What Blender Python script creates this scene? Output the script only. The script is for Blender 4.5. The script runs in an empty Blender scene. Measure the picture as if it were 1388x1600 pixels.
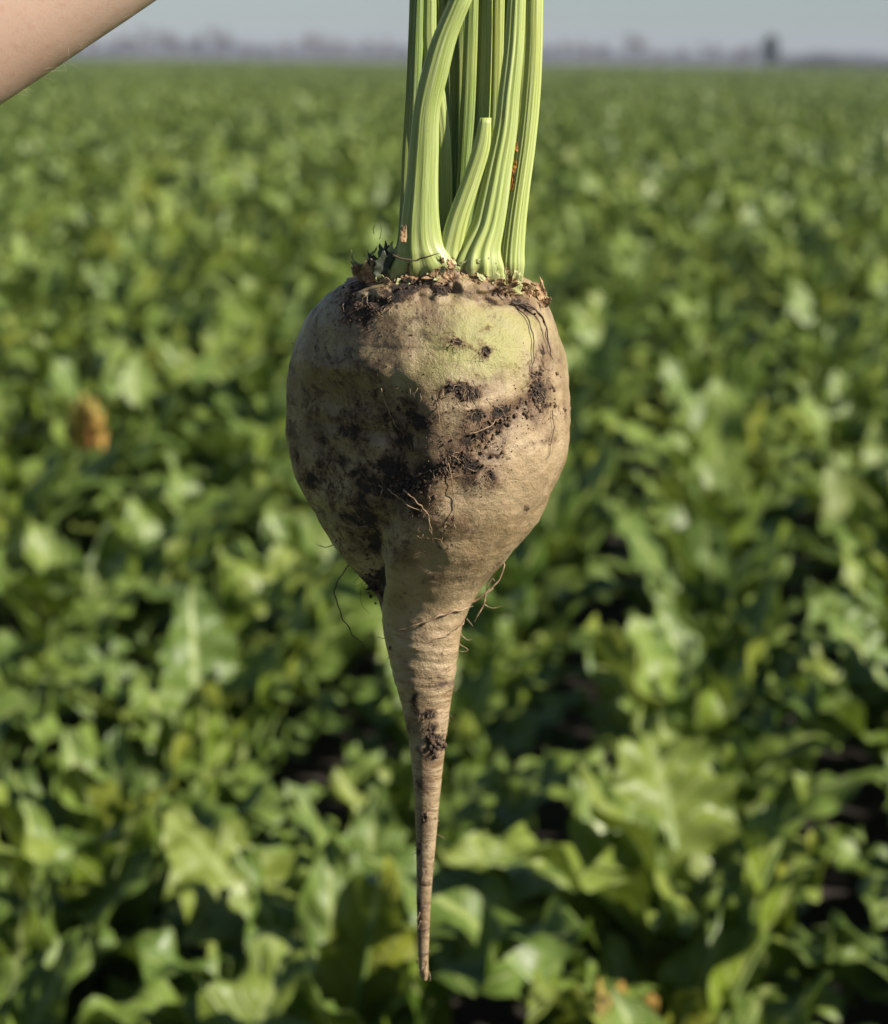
import bpy, bmesh, math, random
import numpy as np
from mathutils import Vector, Matrix, noise
from mathutils.bvhtree import BVHTree

S = bpy.context.scene
COL = S.collection
R = math.radians

# ------------------------------------------------------------------ camera
CAMZ = 1.47
T = 0.23136                      # tan of half the vertical field of view
TILT = math.atan(711 / 800 * T)
ROLL = R(0.7)
D = 1.10                         # distance of the held root from the camera
C0 = Vector((0, 0, CAMZ))
f_ = Vector((0, math.cos(TILT), -math.sin(TILT)))
r0 = Vector((1, 0, 0)); u0 = Vector((0, math.sin(TILT), math.cos(TILT)))
r_ = r0 * math.cos(ROLL) + u0 * math.sin(ROLL)
u_ = u0 * math.cos(ROLL) - r0 * math.sin(ROLL)
cam = bpy.data.cameras.new('camera')
co = bpy.data.objects.new('camera', cam); COL.objects.link(co)
co.matrix_world = Matrix(((r_.x, u_.x, -f_.x, 0), (r_.y, u_.y, -f_.y, 0), (r_.z, u_.z, -f_.z, CAMZ), (0, 0, 0, 1)))
cam.sensor_fit = 'VERTICAL'; cam.sensor_height = 24.0
cam.lens = 12.0 / T
cam.clip_start = 0.02; cam.clip_end = 9000
cam.dof.use_dof = True
cam.dof.focus_distance = 1.075
cam.dof.aperture_fstop = cam.lens / 9.6
cam.dof.aperture_blades = 7
S.camera = co

# ------------------------------------------------------------------ sky and sun
SUN_AZ = R(113)                  # clockwise from +Y (the view direction)
SUN_EL = R(32)
w = bpy.data.worlds.new('World'); S.world = w; w.use_nodes = True
nt = w.node_tree
bg = nt.nodes['Background']
sky = nt.nodes.new('ShaderNodeTexSky'); sky.sky_type = 'NISHITA'; sky.sun_disc = False
sky.sun_elevation = SUN_EL; sky.sun_rotation = SUN_AZ
sky.air_density = 0.8; sky.dust_density = 0.5; sky.ozone_density = 2.6; sky.altitude = 100
nt.links.new(sky.outputs[0], bg.inputs[0]); bg.inputs[1].default_value = 0.05
sd = bpy.data.lights.new('sun', 'SUN'); sd.energy = 5.0; sd.angle = R(0.55); sd.color = (1.0, 0.93, 0.82)
so = bpy.data.objects.new('sun', sd); COL.objects.link(so)
sdir = Vector((math.sin(SUN_AZ) * math.cos(SUN_EL), math.cos(SUN_AZ) * math.cos(SUN_EL), math.sin(SUN_EL)))
so.rotation_euler = (-sdir).to_track_quat('-Z', 'Y').to_euler()
so.location = (4, -2, 6)
S.view_settings.view_transform = 'Standard'; S.view_settings.look = 'None'
S.view_settings.exposure = 0.78; S.view_settings.gamma = 1.0
S.view_settings.use_curve_mapping = False
S.render.engine = 'CYCLES'
S.cycles.use_denoising = True
S.cycles.max_bounces = 6; S.cycles.transparent_max_bounces = 8
S.cycles.volume_bounces = 0; S.cycles.diffuse_bounces = 3
S.cycles.sample_clamp_indirect = 4.0

# ------------------------------------------------------------------ helpers
def P(px, py, Y=D):
    """the place at depth Y that the photograph shows at (px, py)"""
    d = f_ + r_ * ((px - 694) / 800 * T) + u_ * ((800 - py) / 800 * T)
    return C0 + d * (Y / d.y)
def proj(p):
    v = Vector(p) - C0
    dz = v.dot(f_)
    return 694 + v.dot(r_) / dz / T * 800, 800 - v.dot(u_) / dz / T * 800
PX = (P(695, 800) - P(694, 800)).length      # one photo pixel at the root, in metres

def link(o, parent=None):
    COL.objects.link(o)
    if parent is not None: o.parent = parent
    return o
def tag(o, label=None, cat=None, group=None, kind=None):
    if label: o['label'] = label
    if cat: o['category'] = cat
    if group: o['group'] = group
    if kind: o['kind'] = kind
    return o
def empty(name, loc=(0, 0, 0), rz=0, parent=None):
    o = bpy.data.objects.new(name, None); o.location = loc; o.rotation_euler = (0, 0, rz)
    o.empty_display_size = 0.05
    return link(o, parent)
def mesh(name, V, F, mats, uv=None, mi=None, smooth=True, attrs=None):
    me = bpy.data.meshes.new(name)
    me.from_pydata([tuple(v) for v in V], [], F)
    for m in (mats if isinstance(mats, (list, tuple)) else [mats]): me.materials.append(m)
    if mi is not None: me.polygons.foreach_set('material_index', mi)
    if smooth: me.polygons.foreach_set('use_smooth', [True] * len(me.polygons))
    if uv is not None:
        l = me.uv_layers.new(name='UVMap')
        li = np.zeros(len(me.loops), dtype=np.int32); me.loops.foreach_get('vertex_index', li)
        l.data.foreach_set('uv', np.asarray(uv, dtype=np.float32)[li].ravel())
    for k, a in (attrs or {}).items():
        at = me.attributes.new(k, 'FLOAT', 'POINT'); at.data.foreach_set('value', np.asarray(a, dtype=np.float32))
    me.update()
    return me
def obj(name, me, parent=None, origin=None):
    o = bpy.data.objects.new(name, me)
    return link(o, parent)

def sweep(path, radii, n=8, ribs=0, ribamp=0.0, flat=1.0, side=None, cap=True, phase=0.0, twist=0.0):
    """tube along a list of points; returns V, F, UV"""
    V, F, UV = [], [], []
    path = [Vector(p) for p in path]
    N = len(path)
    acc = 0
    for i, p in enumerate(path):
        t = (path[min(i + 1, N - 1)] - path[max(i - 1, 0)]).normalized()
        a = side.copy() if side is not None else (Vector((0, -1, 0.01)) if abs(t.y) < 0.9 else Vector((0, 0, 1)))
        a = (a - t * a.dot(t)).normalized()
        b = t.cross(a)
        rr = radii[i] if hasattr(radii, '__len__') else radii
        rx, ry = rr if hasattr(rr, '__len__') else (rr, rr * flat)
        if i: acc += (path[i] - path[i - 1]).length
        for k in range(n):
            th = 2 * math.pi * k / n + phase + twist * acc
            m = 1 + ribamp * math.cos(ribs * th) if ribs else 1
            V.append(p + b * (math.cos(th) * rx * m) + a * (math.sin(th) * ry * m))
            UV.append((k / n, acc))
    for i in range(N - 1):
        for k in range(n):
            F.append((i * n + k, i * n + (k + 1) % n, (i + 1) * n + (k + 1) % n, (i + 1) * n + k))
    if cap:
        F.append(tuple(range(n - 1, -1, -1))); F.append(tuple((N - 1) * n + k for k in range(n)))
    return V, F, UV
def merge(parts):
    V, F, U = [], [], []
    for v, f, u in parts:
        o = len(V); V += v; U += u if u else [(0, 0)] * len(v)
        F += [tuple(i + o for i in q) for q in f]
    return V, F, U
def spline(pts, n):
    """Catmull-Rom through tuples, n samples"""
    A = [np.array(p, dtype=float) for p in pts]
    A = [2 * A[0] - A[1]] + A + [2 * A[-1] - A[-2]]
    out = []
    m = len(A) - 3
    for i in range(n):
        t = i / (n - 1) * m; k = min(int(t), m - 1); t -= k
        p0, p1, p2, p3 = A[k:k + 4]
        out.append(0.5 * (2 * p1 + (p2 - p0) * t + (2 * p0 - 5 * p1 + 4 * p2 - p3) * t * t + (3 * p1 - p0 - 3 * p2 + p3) * t ** 3))
    return out
def sstep(a, b, x):
    t = min(1, max(0, (x - a) / (b - a))); return t * t * (3 - 2 * t)

# ------------------------------------------------------------------ materials
class NT:
    def __init__(s, name):
        s.m = bpy.data.materials.new(name); s.m.use_nodes = True
        s.t = s.m.node_tree; s.b = s.t.nodes['Principled BSDF']; s.out = s.t.nodes['Material Output']
    def n(s, typ, **kw):
        nd = s.t.nodes.new(typ)
        for k, v in kw.items(): setattr(nd, k, v)
        return nd
    def set(s, sock, v):
        if v is None: return
        if hasattr(v, 'node'): s.t.links.new(v, sock)
        elif hasattr(v, '__len__') and len(v) == 3 and sock.type == 'RGBA': sock.default_value = (*v, 1)
        else: sock.default_value = v
    def noise(s, vec, scale, detail=3, rough=0.55, dist=0.0):
        nd = s.n('ShaderNodeTexNoise'); s.set(nd.inputs['Vector'], vec)
        nd.inputs['Scale'].default_value = scale; nd.inputs['Detail'].default_value = detail
        nd.inputs['Roughness'].default_value = rough; nd.inputs['Distortion'].default_value = dist
        return nd.outputs['Fac']
    def ramp(s, x, a, b, lo=0.0, hi=1.0):
        nd = s.n('ShaderNodeMapRange', interpolation_type='SMOOTHSTEP'); s.set(nd.inputs[0], x)
        for i, v in enumerate((a, b, lo, hi)): nd.inputs[i + 1].default_value = v
        return nd.outputs[0]
    def math(s, op, a, b=None, c=None, clamp=False):
        nd = s.n('ShaderNodeMath', operation=op, use_clamp=clamp)
        for i, v in enumerate((a, b, c)): s.set(nd.inputs[i], v)
        return nd.outputs[0]
    def mix(s, fac, a, b, blend='MIX'):
        nd = s.n('ShaderNodeMix', data_type='RGBA', blend_type=blend)
        s.set(nd.inputs[0], fac); s.set(nd.inputs[6], a); s.set(nd.inputs[7], b)
        return nd.outputs[2]
    def attr(s, name):
        return s.n('ShaderNodeAttribute', attribute_name=name).outputs['Fac']
    def mapping(s, vec, scale=(1, 1, 1)):
        nd = s.n('ShaderNodeMapping'); s.set(nd.inputs[0], vec); nd.inputs['Scale'].default_value = scale
        return nd.outputs[0]
    def obco(s): return s.n('ShaderNodeTexCoord').outputs['Object']
    def uv(s): return s.n('ShaderNodeTexCoord').outputs['UV']
    def bump(s, h, strength, dist):
        nd = s.n('ShaderNodeBump'); s.set(nd.inputs['Height'], h)
        nd.inputs['Strength'].default_value = strength; nd.inputs['Distance'].default_value = dist
        s.t.links.new(nd.outputs[0], s.b.inputs['Normal']); return nd.outputs[0]
    def base(s, c): s.set(s.b.inputs['Base Color'], c)
    def val(s, k, v): s.set(s.b.inputs[k], v)
    def translucent(s, col, fac, normal=None):
        tr = s.n('ShaderNodeBsdfTranslucent'); s.set(tr.inputs[0], col)
        mx = s.n('ShaderNodeMixShader'); s.set(mx.inputs[0], fac)
        s.t.links.new(s.b.outputs[0], mx.inputs[1]); s.t.links.new(tr.outputs[0], mx.inputs[2])
        s.t.links.new(mx.outputs[0], s.out.inputs[0])

def leaf_material(name, dark, light, yellow, rib, trans=0.22):
    m = NT(name)
    inf = m.n('ShaderNodeObjectInfo').outputs['Random']
    tint = m.math('FRACT', m.math('ADD', inf, m.attr('tint')))
    tint2 = m.math('FRACT', m.math('MULTIPLY', tint, 7.31))
    uv = m.uv(); sx = m.n('ShaderNodeSeparateXYZ'); m.set(sx.inputs[0], uv)
    u, v = sx.outputs[0], sx.outputs[1]
    au = m.math('ABSOLUTE', m.math('SUBTRACT', u, 0.5))
    mid = m.ramp(au, 0.06, 0.028)
    vein = m.math('SINE', m.math('MULTIPLY', m.math('SUBTRACT', v, m.math('MULTIPLY', au, 0.55)), 46))
    vein = m.ramp(vein, 0.86, 1.0)
    nz = m.noise(uv, 5.0, 3)
    c = m.mix(m.ramp(tint, 0.0, 1.0), dark, light)
    c = m.mix(m.math('MULTIPLY', nz, 0.3), c, light)
    c = m.mix(m.math('MULTIPLY', m.ramp(tint2, 0.72, 1.0), 0.75), c, yellow)
    geo0 = m.n('ShaderNodeNewGeometry').outputs['Position']
    patch = m.noise(geo0, 0.45, 3, .6); patch2 = m.noise(m.mapping(geo0, (.5, .12, .5)), 0.5, 3, .6)
    c = m.mix(m.ramp(patch, .45, .70, 0, .26), c, yellow)
    c = m.mix(m.ramp(patch2, .50, .32, 0, .55), c, dark)
    c = m.mix(m.math('MULTIPLY', vein, 0.5), c, rib)
    c = m.mix(mid, c, rib)
    geo = m.n('ShaderNodeNewGeometry')
    c2 = m.mix(m.math('MULTIPLY', geo.outputs['Backfacing'], 0.35), c, (0.17, 0.25, 0.06))
    m.base(c2); m.val('Roughness', m.ramp(nz, 0.3, 0.7, 0.38, 0.55)); m.val('Specular IOR Level', 0.42)
    h = m.math('SUBTRACT', m.math('MULTIPLY', m.noise(uv, 16, 2), 0.6), vein)
    m.bump(h, 0.5, 0.004)
    m.translucent(m.mix(0.5, c, (0.20, 0.29, 0.03)), trans)
    return m.m
LEAF = leaf_material('beet_leaf', (0.028, 0.070, 0.005), (0.152, 0.216, 0.022), (0.26, 0.27, 0.032), (0.36, 0.40, 0.14))
DRYLEAF = leaf_material('dry_leaf', (0.42, 0.21, 0.05), (0.52, 0.33, 0.08), (0.55, 0.38, 0.09), (0.50, 0.33, 0.14), 0.2)

def stem_material():
    m = NT('field_petiole')
    inf = m.n('ShaderNodeObjectInfo').outputs['Random']
    c = m.mix(inf, (0.12, 0.20, 0.04), (0.23, 0.30, 0.09))
    m.base(c); m.val('Roughness', 0.42); m.translucent(c, 0.15)
    return m.m
STEM = stem_material()
def red_stem_material():
    m = NT('red_petiole'); n = m.noise(m.obco(), 40)
    m.base(m.mix(n, (0.28, 0.06, 0.03), (0.36, 0.20, 0.08))); m.val('Roughness', 0.5)
    return m.m
REDSTEM = red_stem_material()
def soil_material():
    m = NT('field_soil'); o = m.obco(); n = m.noise(o, 9, 6, 0.65); n2 = m.noise(o, 0.15, 2)
    m.base(m.mix(n, (0.012, 0.009, 0.006), (0.045, 0.032, 0.021))); m.val('Roughness', 0.95)
    m.bump(n, 1.0, 0.03); return m.m
SOIL = soil_material()
def far_material():
    m = NT('distant_land'); o = m.obco(); n = m.noise(o, 0.02, 4)
    m.base(m.mix(n, (0.10, 0.085, 0.05), (0.13, 0.12, 0.06))); m.val('Roughness', 0.95); return m.m

# ------------------------------------------------------------------ ground
def grid(name, x0, x1, y0, y1, nx, ny, zf, mat):
    V = [(x0 + (x1 - x0) * i / nx, y0 + (y1 - y0) * j / ny, 0) for j in range(ny + 1) for i in range(nx + 1)]
    V = [(x, y, zf(x, y)) for x, y, _ in V]
    F = [(j * (nx + 1) + i, j * (nx + 1) + i + 1, (j + 1) * (nx + 1) + i + 1, (j + 1) * (nx + 1) + i) for j in range(ny) for i in range(nx)]
    return mesh(name, V, F, mat)
g = obj('field_ground', grid('field_ground', -6000, 6000, -3000, 6000, 8, 8, lambda x, y: 0.0, SOIL))
tag(g, kind='structure')
gf = obj('stubble_field', grid('stubble_field', -2500, 2500, 395, 3500, 10, 10, lambda x, y: 0.004, far_material()))
tag(gf, kind='structure')

# ------------------------------------------------------------------ beet leaves of the crop
def leaf_geo(rnd, cls, nt_, ns, tube=5):
    lp = rnd.uniform(0.17, 0.25); lb = rnd.uniform(0.19, 0.28); wb = rnd.uniform(0.058, 0.090)
    if cls == 0: th = (rnd.uniform(80, 88), rnd.uniform(66, 80), rnd.uniform(35, 65)); lp *= 0.95; lb *= 0.9
    elif cls == 1: th = (rnd.uniform(70, 80), rnd.uniform(48, 65), rnd.uniform(-25, 25))
    else: th = (rnd.uniform(55, 68), rnd.uniform(22, 42), rnd.uniform(-55, -15))
    lean = rnd.uniform(-0.25, 0.25)
    pts = []; a = Vector((0, 0, 0)); NP = 6
    def ang(s):
        if s < lp: return th[0] + (th[1] - th[0]) * (s / lp) ** 1.4
        return th[1] + (th[2] - th[1]) * ((s - lp) / lb) ** 1.1
    seg = [lp * i / (NP - 1) for i in range(NP)] + [lp + lb * (j + 1) / nt_ for j in range(nt_)]
    cur = a; prev = 0; mids = []
    for s in seg:
        A = R(ang((s + prev) / 2)); cur = cur + Vector((math.cos(A), 0, math.sin(A))) * (s - prev)
        cur = cur + Vector((0, lean * (s - prev) * (s / (lp + lb)), 0)); prev = s
        mids.append((cur.copy(), R(ang(s))))
    # petiole and rib below the blade
    upto = NP + int(nt_ * 0.6)
    path = []; rad = []
    for i in range(upto):
        p, A = mids[i]
        nrm = Vector((-math.sin(A), 0, math.cos(A)))
        k = i / (upto - 1)
        path.append(p - nrm * (0.0 if i < NP else 0.0035)); rad.append(0.0085 * (1 - 0.75 * k) + 0.0008)
    V, F, UV = sweep(path, rad, tube, side=Vector((-1, 0, 0.3)), cap=False)
    UV = [(0.5, 0.5)] * len(V)
    mi = [1] * len(F)
    o = len(V)
    ph = [rnd.uniform(0, 6.28) for _ in range(6)]
    wav = rnd.uniform(0.012, 0.024); fr = rnd.uniform(2.0, 4.2); fold = rnd.uniform(0.05, 0.75)
    rows = []
    for j in range(nt_ + 1):
        t = j / nt_
        p, A = mids[NP - 1 + j]
        nrm = Vector((-math.sin(A), 0, math.cos(A)))
        wd = wb * (max(0.0, math.sin(math.pi * min(1, (t * 0.985 + 0.012)) ** 0.62)) ** 0.72)
        for i in range(ns + 1):
            s = -1 + 2 * i / ns; sg = 0 if s < 0 else 1; q = abs(s)
            edge = 1 + 0.09 * math.sin(6.28 * (fr * 1.9 * t) + ph[2 + sg])
            y = s * wd * edge * math.cos(fold)
            z = q * wd * math.sin(fold) - 0.35 * q * q * wd * 0.6
            z += wav * q ** 1.5 * math.sin(6.28 * (fr * t) + ph[sg]) * sstep(0, 0.12, t)
            z += 0.0075 * math.sin(6.28 * (5.2 * t - 1.6 * q) + ph[4]) * math.sin(math.pi * q)
            xs = -0.035 * q * q * (1 - t) * (1 if cls else .6)      # backward-swept basal lobes
            V.append(p + nrm * z + Vector((math.cos(A), 0, math.sin(A))) * xs + Vector((0, y, 0)))
            UV.append((i / ns, t))
    for j in range(nt_):
        for i in range(ns):
            q = o + j * (ns + 1) + i
            F.append((q, q + 1, q + ns + 2, q + ns + 1)); mi.append(0)
    return V, F, UV, mi

NVAR = 7
def library(nt_, ns, tube, mats, seed=5):
    rnd = random.Random(seed); L = {}
    for cls in range(3):
        for k in range(NVAR):
            V, F, UV, mi = leaf_geo(rnd, cls, nt_, ns, tube)
            L[cls, k] = (V, F, UV, mi)
    return L
LIB_HI = {k: mesh('leaf', v[0], v[1], [LEAF, STEM], v[2], v[3]) for k, v in library(22, 10, 6, None).items()}
LIB_LO = {k: mesh('leaf', v[0], v[1], [LEAF, STEM], v[2], v[3]) for k, v in library(9, 4, 4, None).items()}
GEO_FAR = library(5, 2, 3, None)

def plant_layout(rnd):
    """list of (class, variant, rotation, scale, offset) of one plant's leaves"""
    out = []; n = rnd.randint(8, 13); a0 = rnd.uniform(0, 6.28)
    for i in range(n):
        a = a0 + i * 2.3999 + rnd.uniform(-0.25, 0.25)
        cls = 0 if i < 5 else (1 if i < 11 else 2)
        sc = rnd.uniform(0.72, 1.15) * (0.86 if i < 2 else 1)
        rr = 0.012 + 0.022 * i / n
        out.append((cls, rnd.randrange(NVAR), a, sc, (math.cos(a) * rr, math.sin(a) * rr, 0.03), rnd.uniform(-0.12, 0.12)))
    return out

rnd = random.Random(21)
ROWA = R(7)                       # rows run a little off the viewing direction
ca, sa = math.cos(ROWA), math.sin(ROWA)
plants = []
for i in range(-90, 91):
    for j in range(-10, 90):
        u = i * 0.45 + rnd.gauss(0, 0.03); v = j * 0.19 + rnd.gauss(0, 0.035)
        x = u * ca + v * sa; y = -u * sa + v * ca
        if not (-0.8 < y < 14.0) or abs(x) > 9 + 0.45 * max(y, 0): continue
        if x * x + y * y < 0.5 ** 2: continue                       # where the photographer stands
        if (x + 0.75) ** 2 + (y - 1.5) ** 2 < 0.28 ** 2: continue   # where the holder stands
        plants.append((x, y, rnd.uniform(0.76, 1.16), rnd.uniform(0, 6.28)))
def inframe(x, y, s):
    if y < 1.1: return False
    best = False
    for dx, z in ((0, 0.42), (0.17, 0.34), (-0.17, 0.34)):
        px, py = proj((x + dx, y, z * s))
        if 0 <= px <= 1388 and 0 <= py <= 1600: best = True
    return best
vis = sorted([p for p in plants if inframe(*p[:3])], key=lambda p: p[1])[:300]
visset = set(vis)
YMAX = vis[-1][1]
rest = [p for p in plants if p not in visset]

dry_spots = [(150, 690), (255, 600), (890, 1585)]
dry_labels = ['beet plant with one orange and yellow withered leaf, left of the held root',
              'beet plant with a small reddish withered leaf, left of the middle of the bulb',
              'beet plant with a tan withered leaf at the bottom edge, right of the root tip']
pl_px = [proj((p[0], p[1], 0.36 * p[2])) for p in vis]
dry_of = {}
for k, (sx_, sy_) in enumerate(dry_spots):
    i = min((i for i in range(len(vis)) if i not in dry_of), key=lambda i: (pl_px[i][0] - sx_) ** 2 + (pl_px[i][1] - sy_) ** 2)
    dry_of[i] = k
DRY_HI = {k: v.copy() for k, v in LIB_HI.items() if k[0] == 1 and k[1] < 3}
for me in DRY_HI.values(): me.materials[0] = DRYLEAF; me.materials[1] = REDSTEM

def zone(px, py, y):
    band = next(t for lim, t in ((1330, 'below the root tip'), (1200, 'level with the thin tail end'), (1060, 'level with the soiled tail part'), (930, 'level with the top of the tail'), (780, 'level with the lower bulb'),
                (690, 'level with the widest bulb part'), (600, 'level with the middle of the bulb'), (540, 'level with the green shoulder'), (490, 'level with the upper shoulder'), (440, 'level with the crown'), (395, 'level with the stalk bases'), (350, 'far back, level with the lower stalks'), (-999, 'far back, level with the upper stalks')) if py > lim)
    s = ('at the left edge' if px < 230 else 'left of the held root' if px < 560 else 'behind the held root' if px < 790 else 'right of the held root' if px < 1120 else 'at the right edge')
    return 'leafy green beet plant %s, %s' % (s, band), 'crop plants %s, %s' % (s, band)
ORD = ['leftmost', 'second from left', 'third from left', 'fourth from left', 'fifth from left', 'sixth from left', 'seventh from left', 'eighth from left', 'ninth from left', 'tenth from left', 'eleventh from left', 'twelfth from left']
STRIP = ['front', 'second', 'third', 'fourth', 'fifth', 'sixth', 'seventh', 'eighth', 'ninth', 'tenth']
strip_of = {}
k0 = 0
for sno in range(10):                        # strips of neighbouring plants, nearest first
    n_s = 5 + sno // 2
    ids = sorted(range(k0, k0 + n_s), key=lambda i: pl_px[i][0]); k0 += n_s
    for q, i in enumerate(ids):
        strip_of[i] = ('leafy beet plant, %s in the %s strip of plants from the viewer' % (ORD[q] if q < n_s - 1 else 'rightmost', STRIP[sno]), 'nearest crop plants')
for i, (x, y, s, rz) in enumerate(vis):
    r = random.Random(1000 + i)
    e = empty('beet_plant', (x, y, 0), rz)
    lab, grp = strip_of.get(i) or zone(*pl_px[i], y)
    if i in dry_of: lab = dry_labels[dry_of[i]]
    tag(e, lab, 'beet plant', grp)
    LIB = LIB_HI if y < 4.6 else LIB_LO
    for n, (cls, k, a, sc, off, tl) in enumerate(plant_layout(r)):
        o = bpy.data.objects.new('leaf', LIB[cls, k])
        o.location = (off[0] * s, off[1] * s, off[2]); o.rotation_euler = (tl, 0, a); sc *= s
        o.scale = (sc, sc * (1 if (n + i) % 2 else -1), sc)
        link(o, e)
    if i in dry_of:
        o = bpy.data.objects.new('leaf', DRY_HI[1, dry_of[i] % 3]); 
        d_ = f_ + r_ * ((dry_spots[dry_of[i]][0] - 694) / 800 * T) + u_ * ((800 - dry_spots[dry_of[i]][1]) / 800 * T)
        tg = C0 + d_ * ((0.42 - CAMZ) / d_.z); o.rotation_euler = (0, 0, math.atan2(tg.y - y, tg.x - x) - rz)
        q = (0.85 if dry_of[i] else 1.1); o.scale = (q, q * 0.62, q * 1.3); o['label'] = 'withered leaf with orange and yellow blade'
        link(o, e)

# the rest of the crop: plants beside the view and everything farther out, as one mass
def plant_mesh(name, seed, geo, n_plants=1, size=0.0, step=None):
    r = random.Random(seed); V, F, UV, MI, TI = [], [], [], [], []
    spots = [(0, 0, 1, 0)]
    if step:
        spots = []
        nx = int(round(size / 0.45)); ny = int(round(size / 0.22))
        for a in range(nx):
            for b in range(ny):
                spots.append(((a + .5) * size / nx - size / 2 + r.gauss(0, 0.04), (b + .5) * size / ny - size / 2 + r.gauss(0, 0.03), r.uniform(0.84, 1.16), r.uniform(0, 6.28)))
    for (x, y, s, rz) in spots:
        M0 = Matrix.Translation((x, y, 0)) @ Matrix.Rotation(rz, 4, 'Z')
        for n, (cls, k, a, sc, off, tl) in enumerate(plant_layout(r)):
            if step and n % step == step - 1: continue
            v, f, u, mi = geo[cls, k]
            M = M0 @ Matrix.Translation((off[0], off[1], off[2])) @ Matrix.Rotation(a, 4, 'Z') @ Matrix.Rotation(tl, 4, 'X') @ Matrix.Scale(sc * s, 4)
            o = len(V); V += [M @ p for p in v]; F += [tuple(i + o for i in q) for q in f]; UV += u; MI += mi
            TI += [r.random()] * len(v)
    return mesh(name, V, F, [LEAF, STEM], UV, MI, attrs={'tint': TI})
GEO_LO = library(9, 4, 4, None)
srcs = [plant_mesh('plant_%d' % k, 300 + k, GEO_LO) for k in range(6)]
PATCH = 3.0
psrc = [plant_mesh('patch_%d' % k, 400 + k, GEO_FAR, size=PATCH, step=4) for k in range(5)]
src_col = bpy.data.collections.new('crop_sources')
for k, me in enumerate(srcs + psrc):
    o = bpy.data.objects.new('source_%02d' % k, me); src_col.objects.link(o)
pts, idx, rot, scl = [], [], [], []
r = random.Random(77)
YP = 14.0
for (x, y, s, rz) in rest:
    if y > YP - 0.2: continue
    pts.append((x, y, 0)); idx.append(r.randrange(6)); rot.append(rz); scl.append(s)
y = YP + PATCH / 2
while y < 395:
    half = 24 + 0.8 * y if y < 130 else 128 + 0.35 * (y - 130)
    nx = int(half / PATCH) + 1
    for i in range(-nx, nx + 1):
        pts.append((i * PATCH + (0.7 if int(y) % 2 else 0), y, 0)); idx.append(6 + r.randrange(5)); rot.append(r.choice((0, math.pi))); scl.append(r.uniform(0.98, 1.06))
    y += PATCH
me = bpy.data.meshes.new('beet_crop'); me.from_pydata(pts, [], [])
for nm, ty, dat in (('idx', 'INT', idx), ('rot', 'FLOAT', rot), ('scl', 'FLOAT', scl)):
    at = me.attributes.new(nm, ty, 'POINT'); at.data.foreach_set('value', dat)
crop = obj('beet_crop', me)
tag(crop, 'green mass of beet leaves filling the field to the horizon', 'crop', kind='stuff')
ng = bpy.data.node_groups.new('crop_scatter', 'GeometryNodeTree')
ng.interface.new_socket('Geometry', in_out='INPUT', socket_type='NodeSocketGeometry')
ng.interface.new_socket('Geometry', in_out='OUTPUT', socket_type='NodeSocketGeometry')
gi = ng.nodes.new('NodeGroupInput'); go = ng.nodes.new('NodeGroupOutput')
ip = ng.nodes.new('GeometryNodeInstanceOnPoints'); ci = ng.nodes.new('GeometryNodeCollectionInfo')
ci.inputs['Collection'].default_value = src_col; ci.inputs['Separate Children'].default_value = True; ci.inputs['Reset Children'].default_value = True
def nattr(nm, dt):
    a = ng.nodes.new('GeometryNodeInputNamedAttribute'); a.data_type = dt; a.inputs[0].default_value = nm; return a.outputs[0]
cx = ng.nodes.new('ShaderNodeCombineXYZ')
ng.links.new(nattr('rot', 'FLOAT'), cx.inputs[2])
e2r = ng.nodes.new('FunctionNodeEulerToRotation'); ng.links.new(cx.outputs[0], e2r.inputs[0])
ng.links.new(gi.outputs[0], ip.inputs['Points']); ng.links.new(ci.outputs[0], ip.inputs['Instance'])
ip.inputs['Pick Instance'].default_value = True
ng.links.new(nattr('idx', 'INT'), ip.inputs['Instance Index'])
ng.links.new(e2r.outputs[0], ip.inputs['Rotation'])
ng.links.new(nattr('scl', 'FLOAT'), ip.inputs['Scale'])
ng.links.new(ip.outputs[0], go.inputs[0])
md = crop.modifiers.new('scatter', 'NODES'); md.node_group = ng

# ------------------------------------------------------------------ the far trees
def bark_material():
    m = NT('grey_bark'); n = m.noise(m.obco(), 3)
    m.base(m.mix(n, (0.085, 0.055, 0.040), (0.16, 0.105, 0.075))); m.val('Roughness', 0.9); return m.m
BARK = bark_material()
def bare_tree(seed, H):
    r = random.Random(seed); tr = []; br = []
    def grow(p, d, L, rad, depth):
        pts = [p]; q = p; dd = d.copy()
        for _ in range(3):
            dd = (dd + Vector((r.gauss(0, .12), r.gauss(0, .12), r.gauss(0.05, .06)))).normalized()
            q = q + dd * (L / 3); pts.append(q)
        (tr if depth == 0 else br).append(sweep(pts, [rad, rad * .85, rad * .7, rad * .5], 5 if depth < 2 else 3, cap=False))
        if depth >= 5: return
        for k in range(4 if depth < 2 else 3):
            s = pts[r.choice((1, 2, 3)) if k else 3]
            a = r.uniform(0, 6.28); spread = r.uniform(.35, .8)
            nd = (dd + Vector((math.cos(a) * spread, math.sin(a) * spread, r.uniform(-.05, .25)))).normalized()
            grow(s, nd, L * r.uniform(.58, .78), max(rad * .5, .035), depth + 1)
    grow(Vector((0, 0, 0)), Vector((0, 0, 1)), H * .36, H * .022, 0)
    a = merge(tr); b = merge(br)
    return mesh('trunk', a[0], a[1], BARK), mesh('branches', b[0], b[1], BARK)
BT = [bare_tree(50 + k, 1.0 * h) for k, h in enumerate((9, 10, 8, 11))]
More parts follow.
